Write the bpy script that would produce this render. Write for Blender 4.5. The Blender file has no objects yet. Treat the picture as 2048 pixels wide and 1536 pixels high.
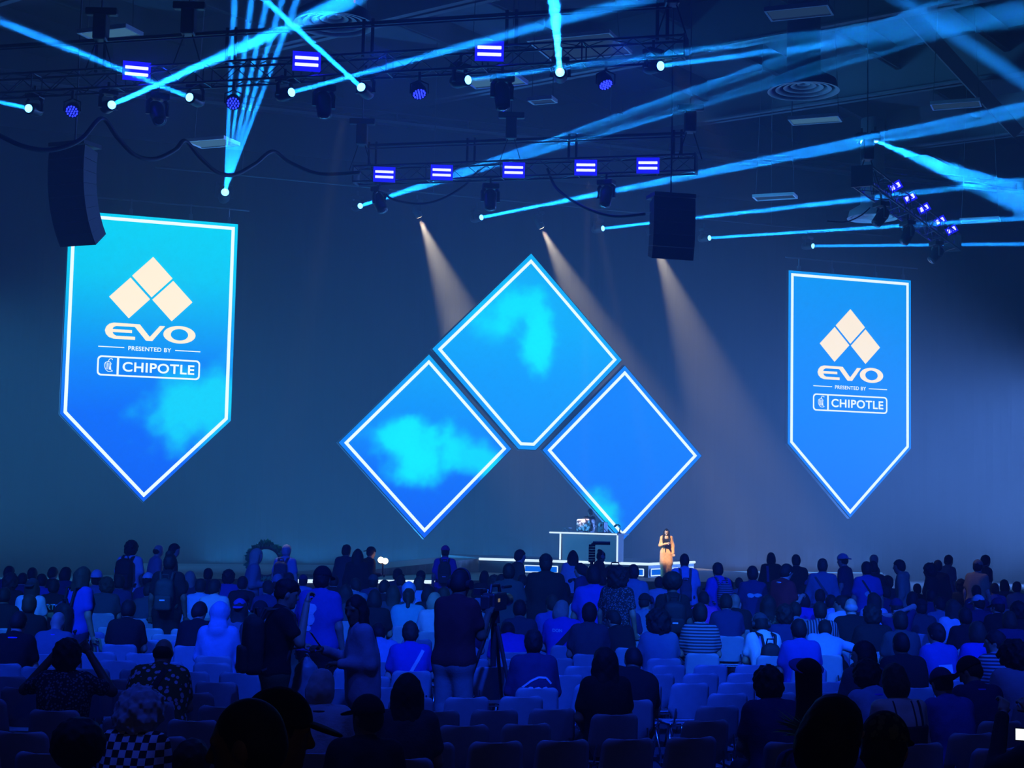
import bpy, bmesh, math, random
import numpy as np
from mathutils import Vector, Matrix
from mathutils.bvhtree import BVHTree

# ------------------------------------------------------------------ camera, world, exposure
scene = bpy.context.scene
COL = scene.collection
FPX, EYE = 3076.0, 2.4
PITCH, ROLL = math.radians(4.87), math.radians(1.22)
cam = bpy.data.objects.new('camera', bpy.data.cameras.new('camera'))
COL.objects.link(cam)
cam.data.sensor_width = 36.0
cam.data.lens = FPX / 2048 * 36.0
cam.data.clip_end = 300
CAMR = Matrix.Rotation(math.pi / 2 + PITCH, 3, 'X') @ Matrix.Rotation(ROLL, 3, 'Z')
cam.matrix_world = Matrix.Translation((0, 0, EYE)) @ CAMR.to_4x4()
scene.camera = cam

world = bpy.data.worlds.new('dark_hall')
scene.world = world
world.use_nodes = True
world.node_tree.nodes['Background'].inputs[0].default_value = (0, 0, 0, 1)
world.node_tree.nodes['Background'].inputs[1].default_value = 0.0
# thin stage haze fills the whole hall
HAZE_DENSITY, HAZE_G = 0.0062, 0.25
_hz = world.node_tree.nodes.new('ShaderNodeVolumeScatter')
_hz.inputs['Color'].default_value = (1, 1, 1, 1)
_hz.inputs['Density'].default_value = HAZE_DENSITY
_hz.inputs['Anisotropy'].default_value = HAZE_G
world.node_tree.links.new(_hz.outputs[0], world.node_tree.nodes['World Output'].inputs['Volume'])

vs = scene.view_settings
vs.view_transform = 'Standard'
vs.look = 'None'
vs.exposure = 0.0
vs.gamma = 1.0
vs.use_curve_mapping = False
cy = scene.cycles
cy.max_bounces = 3
cy.diffuse_bounces = 2
cy.glossy_bounces = 2
cy.volume_bounces = 0
cy.transparent_max_bounces = 6
cy.sample_clamp_indirect = 2.0
cy.sample_clamp_direct = 0.0
cy.caustics_reflective = False
cy.caustics_refractive = False



def ray(px, py):
    return CAMR @ Vector(((px - 1024) / FPX, (768 - py) / FPX, -1))


def at_y(px, py, y):
    d = ray(px, py)
    return Vector((0, 0, EYE)) + d * (y / d.y)


def at_z(px, py, z):
    d = ray(px, py)
    return Vector((0, 0, EYE)) + d * ((z - EYE) / d.z)


# stage frame: s runs along the screens, t towards the audience, z up
STAGE_A = math.radians(19.7)
STAGE_U = Vector((math.cos(STAGE_A), math.sin(STAGE_A), 0))
STAGE_N = Vector((math.sin(STAGE_A), -math.cos(STAGE_A), 0))
STAGE_O = Vector((0, 56, 0))


def stage(s, t, z):
    return STAGE_O + STAGE_U * s + STAGE_N * t + Vector((0, 0, z))


def at_stage(px, py, t=0.0):
    """pixel -> (s, z) on the vertical plane t metres in front of the screens"""
    d = ray(px, py)
    o = Vector((0, 0, EYE)) - STAGE_O - STAGE_N * t
    k = -(o.dot(STAGE_N)) / d.dot(STAGE_N)
    p = Vector((0, 0, EYE)) + d * k
    return (p - STAGE_O).dot(STAGE_U), p.z


STAGE_M = Matrix(((STAGE_U.x, -STAGE_N.x, 0, STAGE_O.x), (STAGE_U.y, -STAGE_N.y, 0, STAGE_O.y), (0, 0, 1, 0), (0, 0, 0, 1)))


# ------------------------------------------------------------------ lamps
def spot(name, loc, target, energy, color, size_deg, blend=0.3, radius=0.03):
    l = bpy.data.lights.new(name, 'SPOT')
    l.energy = energy
    l.color = color
    l.spot_size = math.radians(size_deg)
    l.spot_blend = blend
    l.shadow_soft_size = radius
    o = bpy.data.objects.new(name, l)
    COL.objects.link(o)
    d = (Vector(target) - Vector(loc)).normalized()
    o.matrix_world = Matrix.Translation(loc) @ d.to_track_quat('-Z', 'Y').to_matrix().to_4x4()
    return o


def beam(name, loc, d, energy, color, spread_deg, size):
    """a collimated moving-head beam: a small bright disk with almost parallel light"""
    l = bpy.data.lights.new(name, 'AREA')
    l.shape = 'DISK'
    l.size = size
    l.energy = energy
    l.color = color
    l.spread = math.radians(spread_deg)
    o = bpy.data.objects.new(name, l)
    COL.objects.link(o)
    o.matrix_world = Matrix.Translation(loc) @ Vector(d).normalized().to_track_quat('-Z', 'Y').to_matrix().to_4x4()
    return o


CYAN = (0.008, 0.25, 1.0)
BLUE = (0.004, 0.052, 1.0)
WARM = (1.0, 0.88, 0.66)

# moving-head beams: source pixel, source depth, aim pixel, aim depth, power, sub-beam offsets (degrees), sub-beam width
TRUSS_Z = 12.5
T1A, T1B = at_z(-90, 178, TRUSS_Z), at_z(1372, 97, TRUSS_Z)
BEAMS = [
    # upstage row above the screens (source on the upstage pipe)
    ((450, 385), 'U', (540, 0), 40, 1.0, [(-2.9, 0), (-1.4, .4), (0.3, 0), (2.0, .3), (3.9, 0)], 0.85),
    ((720, 412), 'U', (1240, 244), 41, 0.55, [(-1.9, 0), (-.7, 0), (.5, .2), (1.7, 0)], 0.55),
    ((962, 435), 'U', (1740, 280), 44, 0.85, [(-1.5, 0), (-.6, 0), (.3, .2), (1.2, 0)], 0.5),
    ((1205, 457), 'U', (1740, 397), 50, 0.75, [(-.8, 0), (0, .1), (.8, 0)], 0.6),
    ((1418, 476), 'U', (2048, 436), 50, 0.65, [(-.5, 0), (.5, 0)], 0.6),
    ((1625, 492), 'U', (2048, 488), 54, 0.4, [(0, 0)], 0.8),
    # truss over the audience
    ((58, 217), 'A', (-60, 190), 34, 0.3, [(0, 0)], 1.2),
    ((223, 210), 'A', (560, 62), 28, 0.6, [(-.5, 0), (.6, 0)], 0.9),
    ((380, 195), 'A', (0, 42), 29, 0.3, [(0, 0)], 1.5),
    ((582, 185), 'A', (1080, 52), 29, 0.35, [(-.5, 0), (.6, 0)], 1.0),
    ((723, 175), 'A', (508, -20), 29, 0.45, [(0, 0)], 1.1),
    ((935, 160), 'A', (1400, 100), 29, 0.15, [(0, 0)], 1.5),
    ((1120, 145), 'A', (1108, 0), 28, 1.5, [(-.7, 0), (.0, .3), (.7, 0)], 1.0),
    ((1320, 132), 'A', (1900, 60), 26, 0.16, [(0, 0), (1.8, 0)], 1.8),
]
BEAM_POWER = 210
BEAM_SRC = []


def beam_source(px, kind):
    if kind == 'U':                      # upstage pipe, just in front of the screen plane and above it
        s, z = at_stage(px[0], px[1], -0.6)
        return stage(s, -0.6, z)
    d, A = ray(px[0], px[1]), T1A - Vector((0, 0, EYE))
    n = Vector((T1B.y - T1A.y, T1A.x - T1B.x, 0))    # on the upright plane through the truss
    return Vector((0, 0, EYE)) + d * (A.dot(n) / d.dot(n))


for src, kind, aim, aim_y, p, subs, w in BEAMS:
    a = beam_source(src, kind)
    b = at_y(aim[0], aim[1], aim_y)
    d = (b - a).normalized()
    BEAM_SRC.append((a, d))
    q = d.to_track_quat('-Z', 'Y')
    for ox, oy in subs:
        dd = q @ Vector((math.tan(math.radians(ox)), math.tan(math.radians(oy)), -1)).normalized()
        beam('beam_lamp', a + d * 0.08, dd, BEAM_POWER * p * (3.0 / len(subs)), CYAN, w * 0.85, 0.11 if kind == 'U' else 0.10)
# a fixture that stands beyond the right edge of the picture and rakes across the ceiling
for (sx, sy), sd, (ax, ay), ad, p, subs, w in [
        ((2560, 505), 28, (1760, -30), 36, 0.6, [(-1.8, 0), (-.2, 0), (1.7, 0)], 0.9)]:
    a = at_y(sx, sy, sd)
    d = (at_y(ax, ay, ad) - a).normalized()
    q = d.to_track_quat('-Z', 'Y')
    for ox, oy in subs:
        dd = q @ Vector((math.tan(math.radians(ox)), math.tan(math.radians(oy)), -1)).normalized()
        beam('beam_lamp', a, dd, BEAM_POWER * p, CYAN, w * 1.1, 0.28)

# two heads on the upper end of the slanting truss, fanning down to the right
TOP_SRC = []
for px, py, subs in ((1725, 284, [(-.9, 0), (.6, 0)]), (1752, 281, [(-1.5, 0), (0, 0), (1.3, 0)])):
    a = at_y(px, py, 45.5)
    d = (at_y(2060, 372 if px < 1740 else 398, 27) - a).normalized()
    TOP_SRC.append((a, d))
    q = d.to_track_quat('-Z', 'Y')
    for ox, oy in subs:
        dd = q @ Vector((math.tan(math.radians(ox)), math.tan(math.radians(oy)), -1)).normalized()
        beam('beam_lamp', a + d * 0.08, dd, BEAM_POWER * 0.55, CYAN, 0.8, 0.11)

# three warm profile spots on the upstage pipe
WARM_SRC = []
for px, py, ax, ay in [(838, 433, 945, 700), (1083, 455, 1235, 760), (1306, 478, 1430, 800)]:
    s, z = at_stage(px, py, -1.6)
    a = stage(s, -1.6, z)
    s2, z2 = at_stage(ax, ay, -3.0 if px < 1000 else -2.2)
    b = stage(s2, -3.0 if px < 1000 else -2.2, z2)
    WARM_SRC.append((a, (b - a).normalized()))
    spot('profile_lamp', a + (b - a).normalized() * 0.1, b, 5.4e4 if px < 1000 else 4.1e4, WARM, 27, 0.7, 0.06)

# blue wash from the front-of-house truss over the seats and the hall, key light for the presenter
for x, y, z, tx, ty, e, sz in [(-9, 6, 12.2, -7, 20.8, 2.0e4, 40), (0, 5, 12.2, 0.5, 20.3, 2.0e4, 40), (9, 6, 12.2, 6.5, 20.8, 2.0e4, 40)]:
    spot('wash_lamp', (x, y, z), (tx, ty, 0.8), e, BLUE, sz, 0.7, 0.25)
for x, tx, ty in ((-6, -5.5, 21.5), (3, 3.2, 20.5), (0, -1.0, 24)):
    spot('wash_lamp', (x, 5.5, 12.2), (tx, ty, 0.8), 9e3, (0.02, 0.30, 0.75), 15, 0.8, 0.2)
LOW, UP = 0.45, 0.92                       # heights of the two stage levels
_pp = at_z(1332, 1158, LOW) + Vector((0, 0, 0.95))
KEY_SRC = at_z(1175, 345, 12.0)
spot('key_lamp', KEY_SRC, _pp, 3.0e4, (1.0, 0.78, 0.5), 3.2, 0.5, 0.1)
spot('key_lamp', KEY_SRC, at_y(1168, 1046, 52.4), 6e4, (1.0, 0.85, 0.72), 2.0, 0.5, 0.1)
# blue washes on the first truss shining down towards the near rows, and three small neutral spots
for px, tx, ty in ((330, -4.5, 10), (760, 0.0, 9.5), (1230, 4.5, 10)):
    spot('wash_lamp', at_z(px, 150 - 0.055 * px, TRUSS_Z + 0.2), (tx, ty, 0.6), 1.5e3, (0.006, 0.05, 1.0), 34, 0.8, 0.15)
for tx in (-5.5, 0.0, 5.5):                # straight above the near rows, out of the picture
    spot('wash_lamp', (tx, 9.0, 13.0), (tx * 0.9, 11.0, 0.8), 1200, (0.010, 0.055, 1.0), 60, 0.8, 0.2)
_t1 = at_z(700, 132, TRUSS_Z) - Vector((0, 0.6, 1.0))
spot('spill_lamp', _t1, at_y(535, 1112, 29.5), 3000, (0.85, 1.0, 0.85), 6, 0.8, 0.1)
spot('spill_lamp', _t1, at_y(1204, 1112, 37), 3500, (1.0, 0.9, 0.75), 4, 0.8, 0.1)
spot('spill_lamp', at_z(1330, 105, TRUSS_Z - 0.3), at_y(1900, 1118, 29.5), 650, (1.0, 0.95, 0.85), 14, 0.8, 0.1)
# weak warm fill added behind the camera for the near heads
spot('fill_lamp', (1.5, -3.0, 5.5), (0, 5.0, 1.6), 32, (1.0, 0.80, 0.72), 90, 0.9, 0.2)
# added floods hidden behind the stage, washing the haze and drape from below
for s_, w_, e_, c_ in ((-3.0, 15.0, 2400, (0.03, 0.35, 1.0)), (11.0, 13.0, 1500, (0.08, 0.29, 1.0))):
    batten = bpy.data.lights.new('haze_fill_lamp', 'AREA')
    batten.shape = 'RECTANGLE'
    batten.size, batten.size_y = w_, 0.3
    batten.energy = e_
    batten.color = c_
    bo_ = bpy.data.objects.new('haze_fill_lamp', batten)
    COL.objects.link(bo_)
    bo_.matrix_world = Matrix.Translation(stage(s_, -2.95, 0.5)) @ (STAGE_M.to_3x3() @ Matrix.Rotation(math.pi, 3, 'X')).to_4x4()
# unseen upright fill lamps added beyond both edges of the picture to brighten the haze
for s_, e_, c_, sg in ((-21.5, 2300, (0.05, 0.40, 1.0), 1), (26.0, 4600, (0.10, 0.28, 1.0), -1)):
    tw = bpy.data.lights.new('side_fill_lamp', 'AREA')
    tw.shape = 'RECTANGLE'
    tw.size, tw.size_y = 0.4, 8.0
    tw.energy = e_
    tw.color = c_
    tw.spread = math.radians(64)
    to_ = bpy.data.objects.new('side_fill_lamp', tw)
    COL.objects.link(to_)
    to_.matrix_world = Matrix.Translation(stage(s_, 0.5, 4.6)) @ (STAGE_U * sg).to_track_quat('-Z', 'Y').to_matrix().to_4x4()
# ------------------------------------------------------------------ materials
def srgb(r, g, b):
    def f(c):
        c /= 255.0
        return c / 12.92 if c <= 0.04045 else ((c + 0.055) / 1.055) ** 2.4
    return (f(r), f(g), f(b))


_MATS = {}


def mat(name, col, rough=0.75, metal=0.0, spec=0.3, bump=0.0, bscale=60.0):
    if name in _MATS:
        return _MATS[name]
    m = bpy.data.materials.new(name)
    m.use_nodes = True
    nt = m.node_tree
    b = nt.nodes['Principled BSDF']
    b.inputs['Roughness'].default_value = rough
    b.inputs['Metallic'].default_value = metal
    b.inputs['Specular IOR Level'].default_value = spec
    tc = nt.nodes.new('ShaderNodeTexCoord')
    nz = nt.nodes.new('ShaderNodeTexNoise')
    nz.inputs['Scale'].default_value = bscale * 0.3
    nz.inputs['Detail'].default_value = 3
    nt.links.new(tc.outputs['Object'], nz.inputs['Vector'])
    mx = nt.nodes.new('ShaderNodeMix')
    mx.data_type = 'RGBA'
    mx.inputs[6].default_value = (col[0] * .86, col[1] * .86, col[2] * .86, 1)
    mx.inputs[7].default_value = (min(1, col[0] * 1.12), min(1, col[1] * 1.12), min(1, col[2] * 1.12), 1)
    nt.links.new(nz.outputs[0], mx.inputs[0])
    nt.links.new(mx.outputs[2], b.inputs['Base Color'])
    if bump:
        n2 = nt.nodes.new('ShaderNodeTexNoise')
        n2.inputs['Scale'].default_value = bscale
        nt.links.new(tc.outputs['Object'], n2.inputs['Vector'])
        bp = nt.nodes.new('ShaderNodeBump')
        bp.inputs['Strength'].default_value = bump
        bp.inputs['Distance'].default_value = 0.01
        nt.links.new(n2.outputs[0], bp.inputs['Height'])
        nt.links.new(bp.outputs[0], b.inputs['Normal'])
    _MATS[name] = m
    return m


def emit(name, col, strength=1.0, sample=True):
    if name in _MATS:
        return _MATS[name]
    m = bpy.data.materials.new(name)
    m.use_nodes = True
    nt = m.node_tree
    nt.nodes.clear()
    o = nt.nodes.new('ShaderNodeOutputMaterial')
    e = nt.nodes.new('ShaderNodeEmission')
    e.inputs[0].default_value = (*col, 1)
    e.inputs[1].default_value = strength
    nt.links.new(e.outputs[0], o.inputs[0])
    if not sample:
        m.cycles.emission_sampling = 'NONE'
    _MATS[name] = m
    return m


# ------------------------------------------------------------------ mesh helpers
class MB:
    """collects shapes and links them as one mesh object"""

    def __init__(self):
        self.v, self.f, self.mi, self.mats = [], [], [], []

    def _m(self, m):
        if m is None:
            return 0
        if m not in self.mats:
            self.mats.append(m)
        return self.mats.index(m)

    def add(self, vs, fs, M=None, m=None):
        b = len(self.v)
        k = self._m(m)
        for p in vs:
            p = Vector(p)
            self.v.append(tuple(M @ p) if M is not None else tuple(p))
        for f in fs:
            self.f.append(tuple(b + i for i in f))
            self.mi.append(k)
        return self

    def box(self, a, b, M=None, m=None, bev=0.0):
        x0, y0, z0 = a
        x1, y1, z1 = b
        if bev <= 0:
            vs = [(x, y, z) for x in (x0, x1) for y in (y0, y1) for z in (z0, z1)]
            return self.add(vs, [(0, 1, 3, 2), (4, 6, 7, 5), (0, 4, 5, 1), (2, 3, 7, 6), (0, 2, 6, 4), (1, 5, 7, 3)], M, m)
        bm = bmesh.new()
        bmesh.ops.create_cube(bm, size=1)
        for v in bm.verts:
            v.co = Vector(((x0 + x1) / 2 + v.co.x * (x1 - x0), (y0 + y1) / 2 + v.co.y * (y1 - y0), (z0 + z1) / 2 + v.co.z * (z1 - z0)))
        bmesh.ops.bevel(bm, geom=bm.edges[:], offset=bev, segments=2, affect='EDGES', profile=0.5)
        vs = [tuple(v.co) for v in bm.verts]
        bm.verts.index_update()
        fs = [[v.index for v in f.verts] for f in bm.faces]
        bm.free()
        return self.add(vs, fs, M, m)

    def cyl(self, a, b, r, r2=None, n=10, M=None, m=None):
        a, b = Vector(a), Vector(b)
        r2 = r if r2 is None else r2
        d = b - a
        q = d.to_track_quat('Z', 'Y')
        vs, fs = [], []
        for p, rr in ((a, r), (b, r2)):
            for i in range(n):
                t = 2 * math.pi * i / n
                vs.append(p + q @ Vector((rr * math.cos(t), rr * math.sin(t), 0)))
        fs = [(i, (i + 1) % n, n + (i + 1) % n, n + i) for i in range(n)]
        fs += [tuple(range(n))[::-1], tuple(range(n, 2 * n))]
        return self.add(vs, fs, M, m)

    def tube(self, pts, r, n=8, M=None, m=None):
        pts = [Vector(p) for p in pts]
        vs, fs = [], []
        for k, p in enumerate(pts):
            d = (pts[min(k + 1, len(pts) - 1)] - pts[max(k - 1, 0)]).normalized()
            q = d.to_track_quat('Z', 'Y')
            for i in range(n):
                t = 2 * math.pi * i / n
                vs.append(p + q @ Vector((r * math.cos(t), r * math.sin(t), 0)))
        for k in range(len(pts) - 1):
            for i in range(n):
                # ring order can flip between segments of a sharp bend; pieces stay closed enough for thin tubes
                fs.append((k * n + i, k * n + (i + 1) % n, (k + 1) * n + (i + 1) % n, (k + 1) * n + i))
        fs += [tuple(range(n))[::-1], tuple(range((len(pts) - 1) * n, len(pts) * n))]
        return self.add(vs, fs, M, m)

    def lathe(self, prof, n=24, M=None, m=None):
        vs, fs = [], []
        for r, z in prof:
            for i in range(n):
                t = 2 * math.pi * i / n
                vs.append((r * math.cos(t), r * math.sin(t), z))
        for k in range(len(prof) - 1):
            for i in range(n):
                fs.append((k * n + i, k * n + (i + 1) % n, (k + 1) * n + (i + 1) % n, (k + 1) * n + i))
        return self.add(vs, fs, M, m)

    def prism(self, poly, y0, y1, M=None, m=None):
        """polygon in x-z, extruded along y"""
        n = len(poly)
        vs = [(x, y0, z) for x, z in poly] + [(x, y1, z) for x, z in poly]
        fs = [tuple(range(n)), tuple(range(2 * n - 1, n - 1, -1))]
        fs += [(i, n + i, n + (i + 1) % n, (i + 1) % n) for i in range(n)]
        return self.add(vs, fs, M, m)

    def ring(self, outer, inner, y0, y1, M=None, m=None):
        """closed band between two polygons of equal count in x-z, extruded along y"""
        n = len(outer)
        vs = []
        for y in (y0, y1):
            vs += [(x, y, z) for x, z in outer] + [(x, y, z) for x, z in inner]
        fs = []
        for i in range(n):
            j = (i + 1) % n
            fs += [(i, j, n + j, n + i), (2 * n + i, 3 * n + i, 3 * n + j, 2 * n + j),
                   (i, 2 * n + i, 2 * n + j, j), (n + i, n + j, 3 * n + j, 3 * n + i)]
        return self.add(vs, fs, M, m)

    def build(self, name, m, parent=None, smooth=False, M=None):
        me = bpy.data.meshes.new(name)
        me.from_pydata(self.v, [], self.f)
        ms = self.mats if self.mats else [m]
        for x in ms:
            me.materials.append(x if x is not None else m)
        if len(ms) > 1:
            me.polygons.foreach_set('material_index', self.mi)
        bm = bmesh.new()
        bm.from_mesh(me)
        bmesh.ops.recalc_face_normals(bm, faces=bm.faces[:])
        bm.to_mesh(me)
        bm.free()
        if smooth:
            me.polygons.foreach_set('use_smooth', [True] * len(me.polygons))
        me.update()
        return link(name, me, parent, M)


def link(name, me, parent=None, M=None):
    o = bpy.data.objects.new(name, me)
    COL.objects.link(o)
    if parent is not None:
        o.parent = parent
    if M is not None:
        o.matrix_local = M
    return o


def tag(o, label=None, cat=None, group=None, kind=None):
    if label:
        o['label'] = label
    if cat:
        o['category'] = cat
    if group:
        o['group'] = group
    if kind:
        o['kind'] = kind
    return o


def empty(name, M, label, cat, group=None):
    o = bpy.data.objects.new(name, None)
    o.empty_display_size = 0.1
    COL.objects.link(o)
    o.matrix_world = M if isinstance(M, Matrix) else Matrix.Translation(M)
    return tag(o, label, cat, group)


def dup(root, M, label=None, group=None):
    r = root.copy()
    COL.objects.link(r)
    r.matrix_world = M
    if label:
        r['label'] = label
    if group:
        r['group'] = group
    for ch in list(root.children):
        c = ch.copy()
        COL.objects.link(c)
        c.parent = r
        for g in list(ch.children):
            d = g.copy()
            COL.objects.link(d)
            d.parent = c
    return r


def frame(loc, fwd, up=(0, 0, 1)):
    """matrix at loc whose local -Z looks along fwd"""
    q = Vector(fwd).normalized().to_track_quat('-Z', 'Y')
    return Matrix.Translation(loc) @ q.to_matrix().to_4x4()


def rotz(loc, yaw):
    return Matrix.Translation(loc) @ Matrix.Rotation(yaw, 4, 'Z')


def text_mesh(txt, size, extrude=0.0, bold=0.0, align='CENTER', spacing=1.0):
    c = bpy.data.curves.new('lettering', 'FONT')
    c.body = txt
    c.size = size
    c.align_x = align
    c.align_y = 'CENTER'
    c.extrude = extrude
    c.offset = bold
    c.space_character = spacing
    o = bpy.data.objects.new('lettering', c)
    COL.objects.link(o)
    dg = bpy.context.evaluated_depsgraph_get()
    me = bpy.data.meshes.new_from_object(o.evaluated_get(dg))
    bpy.data.objects.remove(o)
    bpy.data.curves.remove(c)
    return me
# ------------------------------------------------------------------ the hall
M_FLOOR = mat('dark_carpet', (0.045, 0.05, 0.06), 0.9, bump=0.3, bscale=40)
M_WALL = mat('drape_black', (0.002, 0.0022, 0.0026), 0.95, spec=0.0)
M_HALLW = mat('hall_wall', (0.06, 0.07, 0.085), 0.9)
M_LEDGE = mat('white_ledge', (0.55, 0.58, 0.6), 0.7)
M_STEEL = mat('roof_steel', (0.15, 0.165, 0.185), 0.6)
M_JOIST = mat('dark_joist', (0.04, 0.044, 0.05), 0.8)
M_BLACK = mat('black_metal', (0.02, 0.02, 0.023), 0.5, spec=0.4)
M_ALU = mat('truss_metal', (0.10, 0.105, 0.115), 0.4, metal=0.5)
M_RUBBER = mat('black_rubber', (0.012, 0.012, 0.014), 0.6)
M_CHROME = mat('chrome', (0.6, 0.62, 0.65), 0.25, metal=1.0)


ROOF = 20.6
tag(MB().box((-45, -10, -0.1), (45, 98, 0)).build('floor', M_FLOOR), kind='structure')
tag(MB().box((-45, -10, ROOF), (45, 98, ROOF + 0.3)).build('ceiling', mat('roof_deck', (0.06, 0.07, 0.085), 0.9)), kind='structure')
tag(MB().box((-45.3, -10, 0), (-45, 98, ROOF)).build('wall_left', M_HALLW), kind='structure')
tag(MB().box((45, -10, 0), (45.3, 98, ROOF)).build('wall_right', M_HALLW), kind='structure')
tag(MB().box((-45, 98, 0), (45, 98.3, ROOF)).build('wall_back', M_HALLW), kind='structure')
tag(MB().box((-45, -10.3, 0), (45, -10, ROOF)).build('wall_front', M_HALLW), kind='structure')

# black drape behind the stage, pleated, reaching up to the white ledge of the hall wall
_, LEDGE_Z = at_stage(1066, 283, -6)
dr = MB()
S0, S1, NP = -46, 40, 430
vv, ff = [], []
for i in range(NP + 1):
    s = S0 + (S1 - S0) * i / NP
    t = -3.4 + 0.02 * math.sin(i * 1.35) + 0.02 * math.sin(i * 0.37)
    vv += [stage(s, t, 0), stage(s, t, LEDGE_Z - 2.2)]
for i in range(NP):
    ff.append((2 * i, 2 * i + 2, 2 * i + 3, 2 * i + 1))
dr.add(vv, ff)
tag(dr.build('stage_drape', M_WALL), 'tall pleated black drape hanging behind the stage screens', 'curtain')

sw = MB().box((-46, 6, 0), (40, 6.3, LEDGE_Z), STAGE_M)
tag(sw.build('wall_stage', M_HALLW), kind='structure')
tag(MB().box((-46, 5.6, LEDGE_Z), (40, 6.6, LEDGE_Z + 0.12), STAGE_M).build('trim_1', M_LEDGE), kind='structure')
_, RAIL_Z = at_stage(1066, 257, -6)
cr = empty('catwalk_railing', STAGE_M, 'long pale pipe railing along the ledge high on the back wall', 'railing')
rl = MB()
rl.cyl((-46, 6, RAIL_Z), (40, 6, RAIL_Z), 0.035)
rl.cyl((-46, 6, RAIL_Z - 0.22), (40, 6, RAIL_Z - 0.22), 0.025)
rl.build('rail', M_STEEL, cr)
for k in range(20):
    s = -24 + k * 3.0
    MB().cyl((s, 6, LEDGE_Z + 0.12), (s, 6, RAIL_Z), 0.04).build('post', M_STEEL, cr)

# roof girders and joists; the roof grid is turned against the stage
GA = math.radians(-37)
GU = Vector((math.cos(GA), math.sin(GA), 0))
GV = Vector((-GU.y, GU.x, 0))


def clip_line(p, u):
    """longest stretch of p + k u inside the hall"""
    ks = [-200.0, 200.0]
    for c, lo, hi in ((0, -44.5, 44.5), (1, -9, 97)):
        if abs(u[c]) > 1e-6:
            a, b = (lo - p[c]) / u[c], (hi - p[c]) / u[c]
            if a > b:
                a, b = b, a
            ks[0], ks[1] = max(ks[0], a), min(ks[1], b)
    return ks


def beam_bar(name, p, u, z0, z1, w, fl, m):
    k0, k1 = clip_line(p, u)
    if k1 - k0 < 6:
        return
    Mx = Matrix(((u.x, -u.y, 0, p.x), (u.y, u.x, 0, p.y), (0, 0, 1, 0), (0, 0, 0, 1)))
    b = MB()
    b.box((k0, -w / 2, z0), (k1, w / 2, z1), Mx)
    b.box((k0, -fl / 2, z0), (k1, fl / 2, z0 + 0.07), Mx)
    tag(b.build(name, m), kind='structure')


anchor = at_z(684, 239, 18.8)
for k in range(-5, 5):
    beam_bar('girder', anchor + GV * (k * 8.6), GU, 18.8, ROOF, 0.16, 0.62, M_STEEL)
for k in range(-9, 12):
    beam_bar('joist', anchor + GU * (k * 4.2), GV, 19.7, ROOF, 0.08, 0.22, M_JOIST)
# two slanting wind braces on the right
for (x0, y0, z0), (x1, y1, z1) in [((1800, 8, 20.0), (2030, 260, 15.5))]:
    a, b = at_y(x0, y0, 50), at_y(x1, y1, 58)
    tag(MB().cyl(a, b, 0.34, n=4).build('wind_brace', M_STEEL), kind='structure')

# round air diffusers hanging under the roof
M_DIFF = mat('painted_diffuser', (0.8, 0.83, 0.86), 0.5)
M_DUCT = mat('duct_grey', (0.2, 0.22, 0.25), 0.7)
for (px, py, z, duct), lab in zip([(668, 50, 14.4, 2.0), (1607, 183, 14.4, 6.0), (1745, 437, 14.4, 4.0)],
                                  ['round ringed air diffuser above the left lighting truss',
                                   'round ringed air diffuser under a fat vertical duct, upper right',
                                   'round ringed air diffuser beside the slanting short truss']):
    P = at_z(px, py, z)
    e = empty('air_diffuser', P, lab, 'air diffuser', 'round air diffusers')
    for i, r in enumerate((1.0, 0.78, 0.56, 0.36, 0.18)):
        zz = 0.05 * i
        MB().lathe([(r, zz), (r - 0.10, zz + 0.02), (r - 0.17, zz + 0.16), (r - 0.14, zz + 0.16), (r - 0.07, zz + 0.04), (r, zz)], 40).build('ring', M_DIFF, e, True)
    MB().lathe([(0.96, 0.02), (0.9, 0.3), (0.47, 0.55), (0.46, duct), (0.001, duct)], 32).build('duct', M_DUCT, e, True)

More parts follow.
